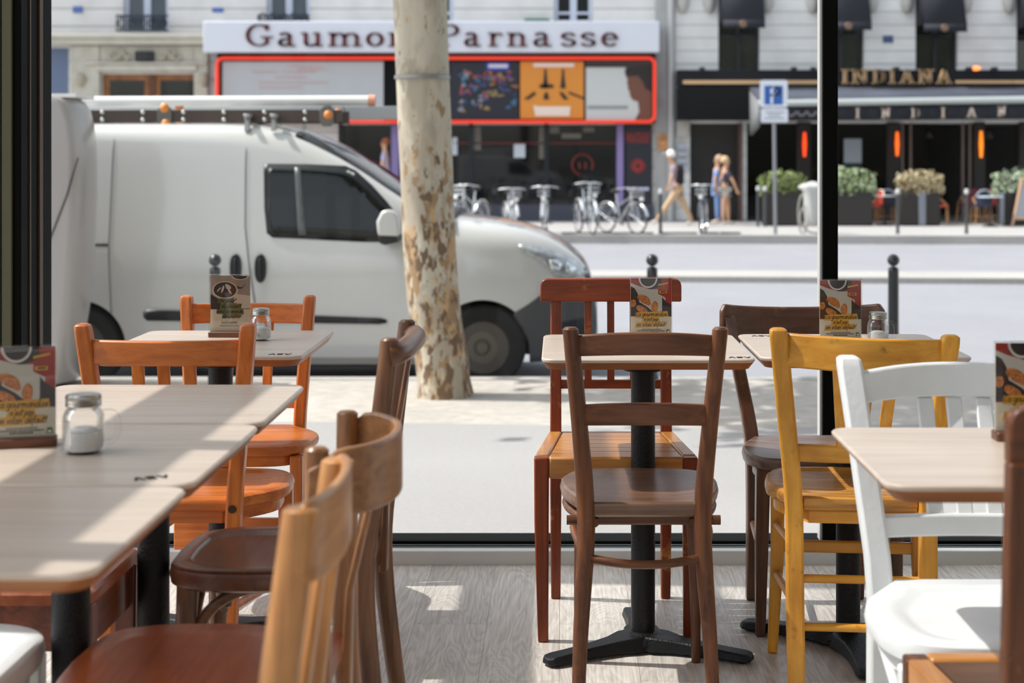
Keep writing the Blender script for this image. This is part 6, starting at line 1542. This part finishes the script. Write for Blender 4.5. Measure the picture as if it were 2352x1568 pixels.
# ------------------------------------------------------------------ parking sign, thin posts
d = 34.4; t = thing('parking_sign', 'white and blue P parking sign on a thin grey pole', 'road sign', (X(1781, d), d, SW)); o = Vector(t.location)
MB().tube([(X(1781, d)-o.x, 0, 0), (X(1777, d)-o.x, 0, Z(192, d)-SW)], .038, 12).build('pole', mat('sign_pole', '8f9096', .4, .5), t)
def prr(a, b, c, e, r, y0, y1): return rel(MB().prism(rrect(X(a, d), X(b, d), Z(e, d), Z(c, d), r, 4), y0, y1), o)
pl = prr(1745, 1808, 184, 247, .05, d-.06, d-.045).build('plate', mat('sign_white2', 'dfe3ea', .4), t)
prr(1755, 1797, 197, 240, .01, d-.068, d-.060).build('blue_field', mat('sign_blue', '2f62ad', .4), pl)
mb = MB(); pen(mb, [[(.3, 0), (.3, 1)], [(.3, 1), (.5, 1)]+arc(.5, .74, .26, .26, 90, -90, 10)+[(.3, .48)]], lambda p: (X(1760, d)+p[0]*.36, Z(236, d)+p[1]*.33), .030, .030, d-.075, d-.068)
rel(mb, o).build('letter', mat('sign_white2', 'dfe3ea', .4), pl)
p2 = prr(1747, 1809, 249, 281, .04, d-.06, d-.045).build('lower_plate', mat('sign_white2', 'dfe3ea', .4), t)
mb = MB()
for y, a, b in ((258, 1758, 1798), (265, 1764, 1792), (272, 1756, 1800)):
    x = a; rng = random.Random(y)
    while x < b: q = rng.uniform(2, 5); mb.box(X(x, d), X(x+q, d), d-.065, d-.060, Z(y+1.5, d), Z(y-1.5, d)); x += q+1.2
rel(mb, o).build('small_lettering', mat('sign_grey_text', '8f9498', .5), p2)
PST = mat('thin_post_grey', '4a4d50', .4, .4)
def thin_post(label, px, d, proto=None):
    if proto: return dup(proto, (X(px, d), d, SW), 0, label)
    t = thing('street_post', label, 'post', (X(px, d), d, SW), 0, 'thin street posts across the boulevard')
    MB().lathe([(.045, 0), (.040, .05), (.036, .1), (.036, .86)], n=14).build('shaft', PST, t)
    MB().lathe([(.040, .86), (.046, .90), (.04, .95), (.001, .97)], n=14).build('cap', mat('pale_post_cap', 'd0d2d4', .4), t); return t
q0 = thin_post('thin grey street post under the second planter from the right', 2062, 34.6)
for px, dd, lb in ((2220, 34.6, 'thin grey street post left of the blue-backed terrace chair'), (1517, 34.6, 'thin grey street post in front of the striding person'),
                   (1741, 38.5, 'left of two pale-capped posts beside the first planter'), (1757, 38.3, 'right of two pale-capped posts beside the first planter')):
    thin_post(lb, px, dd, q0)

# ------------------------------------------------------------------ café terrace across the road
def planter(label, a, b, fa, fb, ftop, col, col2, seed, d=39.0, metal=None):
    t = thing('planter', label, 'planter', (X((a+b)/2, d), d, SW), 0, 'dark planters on the café terrace'); rng = random.Random(seed)
    w = (X(b, d)-X(a, d))/2; h = Z(441, d)-SW
    mb = MB(); mb.box(-w, w, -.28, .28, 0.02, h); mb.box(-w+.04, w-.04, -.24, .24, h-.08, h-.03, 1); mb.build('box', [mat('planter_brown_black', '26221f', .6), mat('soil', '2a1f18', .95)], t, bevel=.015)
    if metal: MB().box(X(metal[0], d)-t.location.x, X(metal[1], d)-t.location.x, -.31, -.28, .02, h).build('metal_strip', mat('zinc_strip', '8f96a2', .35, .7), t, bevel=.01)
    lv = MB(); xa, xb = X(fa, d)-t.location.x, X(fb, d)-t.location.x; zt = Z(ftop, d)-SW
    for i in range(900):
        u = rng.uniform(-1, 1); x = (xa+xb)/2+(xb-xa)/2*u; top = zt-(.16*u*u+rng.random()*.06)-(abs(math.sin(u*7+seed))*.07)
        z = rng.uniform(h-.10, top); y = rng.uniform(-.34, .34)*(1-.3*abs(u))
        k = rng.uniform(.03, .065); n1 = Vector((rng.gauss(0, 1), rng.gauss(0, 1), rng.gauss(0, 1))).normalized(); q = n1.orthogonal().normalized(); v = n1.cross(q); P0 = Vector((x, y, z))
        lv.add([P0-q*k, P0-v*k*.5, P0+q*k, P0+v*k*.5], [(0, 1, 2, 3)], rng.choice((0, 0, 1)))
    o = lv.build('foliage', [mat('leaf_'+col, col, .6), mat('leaf_'+col2, col2, .6)], t, recalc=False, weld=False); o['kind'] = 'stuff'
    st = MB()
    for i in range(10): x = xa+(xb-xa)*(.1+.8*i/9); st.tube([(x*.7, 0, h-.05), (x, rng.uniform(-.1, .1), zt-.25)], .008, 4)
    st.build('stem', mat('stem_brown', '5c4a34', .8), t)
planter('dark planter with bushy green shrub behind the parking sign pole', 1752, 1842, 1742, 1852, 384, '8f9c62', '5a6a38', 1)
planter('dark planter with pale green shrub just right of the black upright', 1900, 2000, 1890, 2010, 378, 'aab894', '7f9460', 2)
planter('dark planter with dry cream-coloured shrub and a metal strip', 2064, 2154, 2058, 2166, 383, 'c4b794', '9c8a64', 3, metal=(2104, 2120))
planter('dark planter with silvery green shrub at the right edge behind the easel board', 2296, 2410, 2278, 2420, 381, 'b7c4ac', '86976e', 4, metal=(2290, 2299))
CB = mat('bamboo_frame', 'c09060', .5)
def rattan(label, px, d, rz, ca, cb, proto=None):
    t = thing('terrace_chair', label, 'chair', (X(px, d), d, SW), rz, 'woven terrace chairs at the café')
    A = mat('weave_'+ca, ca, .6); B_ = mat('weave_'+cb, cb, .6)
    n = 14; ou = [(.21*math.sin(u), -.20+.0-.05*math.cos(u*1.2)) for u in [-1.3+2.6*i/n for i in range(n+1)]]
    inner = MB(); inner.rail([(x, y, .50, .84-.20*abs(x/.21)**2.6) for x, y in ou], .012); inner.build('woven_back', A, t)
    MB().tube([(x*1.03, y-.004, .84-.20*abs(x/.21)**2.6+.012) for x, y in ou], .018, 8).build('back_rim', B_, t)
    MB().plate(rrect(-.22, .22, -.21, .21, .08, 4), [(.01, .43), (0, .44), (0, .465), (.02, .475)]).build('seat', A, t)
    for sx in (-1, 1):
        for sy in (-1, 1): MB().tube([(sx*.21, sy*.21, 0), (sx*.18, sy*.18, .44)], .016, 8).build('leg', CB, t)
        MB().tube([(sx*.20, -.2, .5), (sx*.22, 0, .66), (sx*.20, .18, .46)], .014, 8).build('armrest', CB, t)
    MB().box(-.19, .19, -.19, -.17, .18, .2).build('stretcher', CB, t)
for lb, px, d, rz, a, b in (('red woven terrace chair at the left of the blue one, right of the upright', 2003, 39.6, 1.9, 'b8402c', 'e0c8b8'), ('navy woven terrace chair between the second and third planters', 2034, 40.2, 0, '2a3448', 'b8c4d8'),
                            ('red woven terrace chair partly behind the cream-leaved planter', 2158, 39.7, -1.9, 'b8402c', 'e8d0c0'), ('burgundy woven terrace chair left of the blue-backed one', 2224, 40.6, .4, '6e2230', '8a3040'),
                            ('navy woven terrace chair with pale rim, turned away, left of the last planter', 2255, 39.7, 0, '2f3d55', 'b3bccb'), ('red woven terrace chair behind the last planter', 2284, 40.6, -.6, '9c2f2a', 'c05048')):
    rattan(lb, px, d, rz, a, b)
def tab(label, px, d):
    t = thing('bistro_table', label, 'table', (X(px, d), d, SW), 0, 'small white terrace tables')
    MB().lathe([(.001, .70), (.30, .70), (.30, .725), (.001, .725)], n=28).build('tabletop', mat('table_white', 'd3dbe0', .3), t)
    MB().lathe([(.20, 0), (.20, .02), (.03, .05), (.02, .70)], n=16).build('pedestal', DKM, t)
tab('small white round table before the navy terrace chair', 2032, 39.3); tab('small white round table beside the blue-backed terrace chair', 2275, 38.35)
t = thing('easel_board', 'wooden easel board standing at the right edge of the café terrace', 'sandwich board', (X(2350, 38.4), 38.4, SW), 0)
d = 38.4; o = Vector(t.location)
for a, b in (((2325, 518), (2350, 408)), ((2362, 518), (2366, 408))):
    MB().tube([(X(a[0], d)-o.x, 0, 0.01), (X(b[0], d)-o.x, .1, Z(b[1], d)-SW)], .03, 6).build('leg', mat('easel_wood', 'd0a583', .6), t)
MB().loft([[(X(2331, d)-o.x, .0, .22), (X(2362, d)-o.x, .0, .22), (X(2362, d)-o.x, .03, .22), (X(2331, d)-o.x, .03, .22)], [(X(2350, d)-o.x, .09, 1.05), (X(2366, d)-o.x, .09, 1.05), (X(2366, d)-o.x, .12, 1.05), (X(2350, d)-o.x, .12, 1.05)]]).build('panel', mat('easel_grey', '9da2a8', .6), t)
MB().box(X(2326, d)-o.x, X(2364, d)-o.x, -.02, .02, .17, .22).build('shelf', mat('easel_wood', 'd0a583', .6), t)
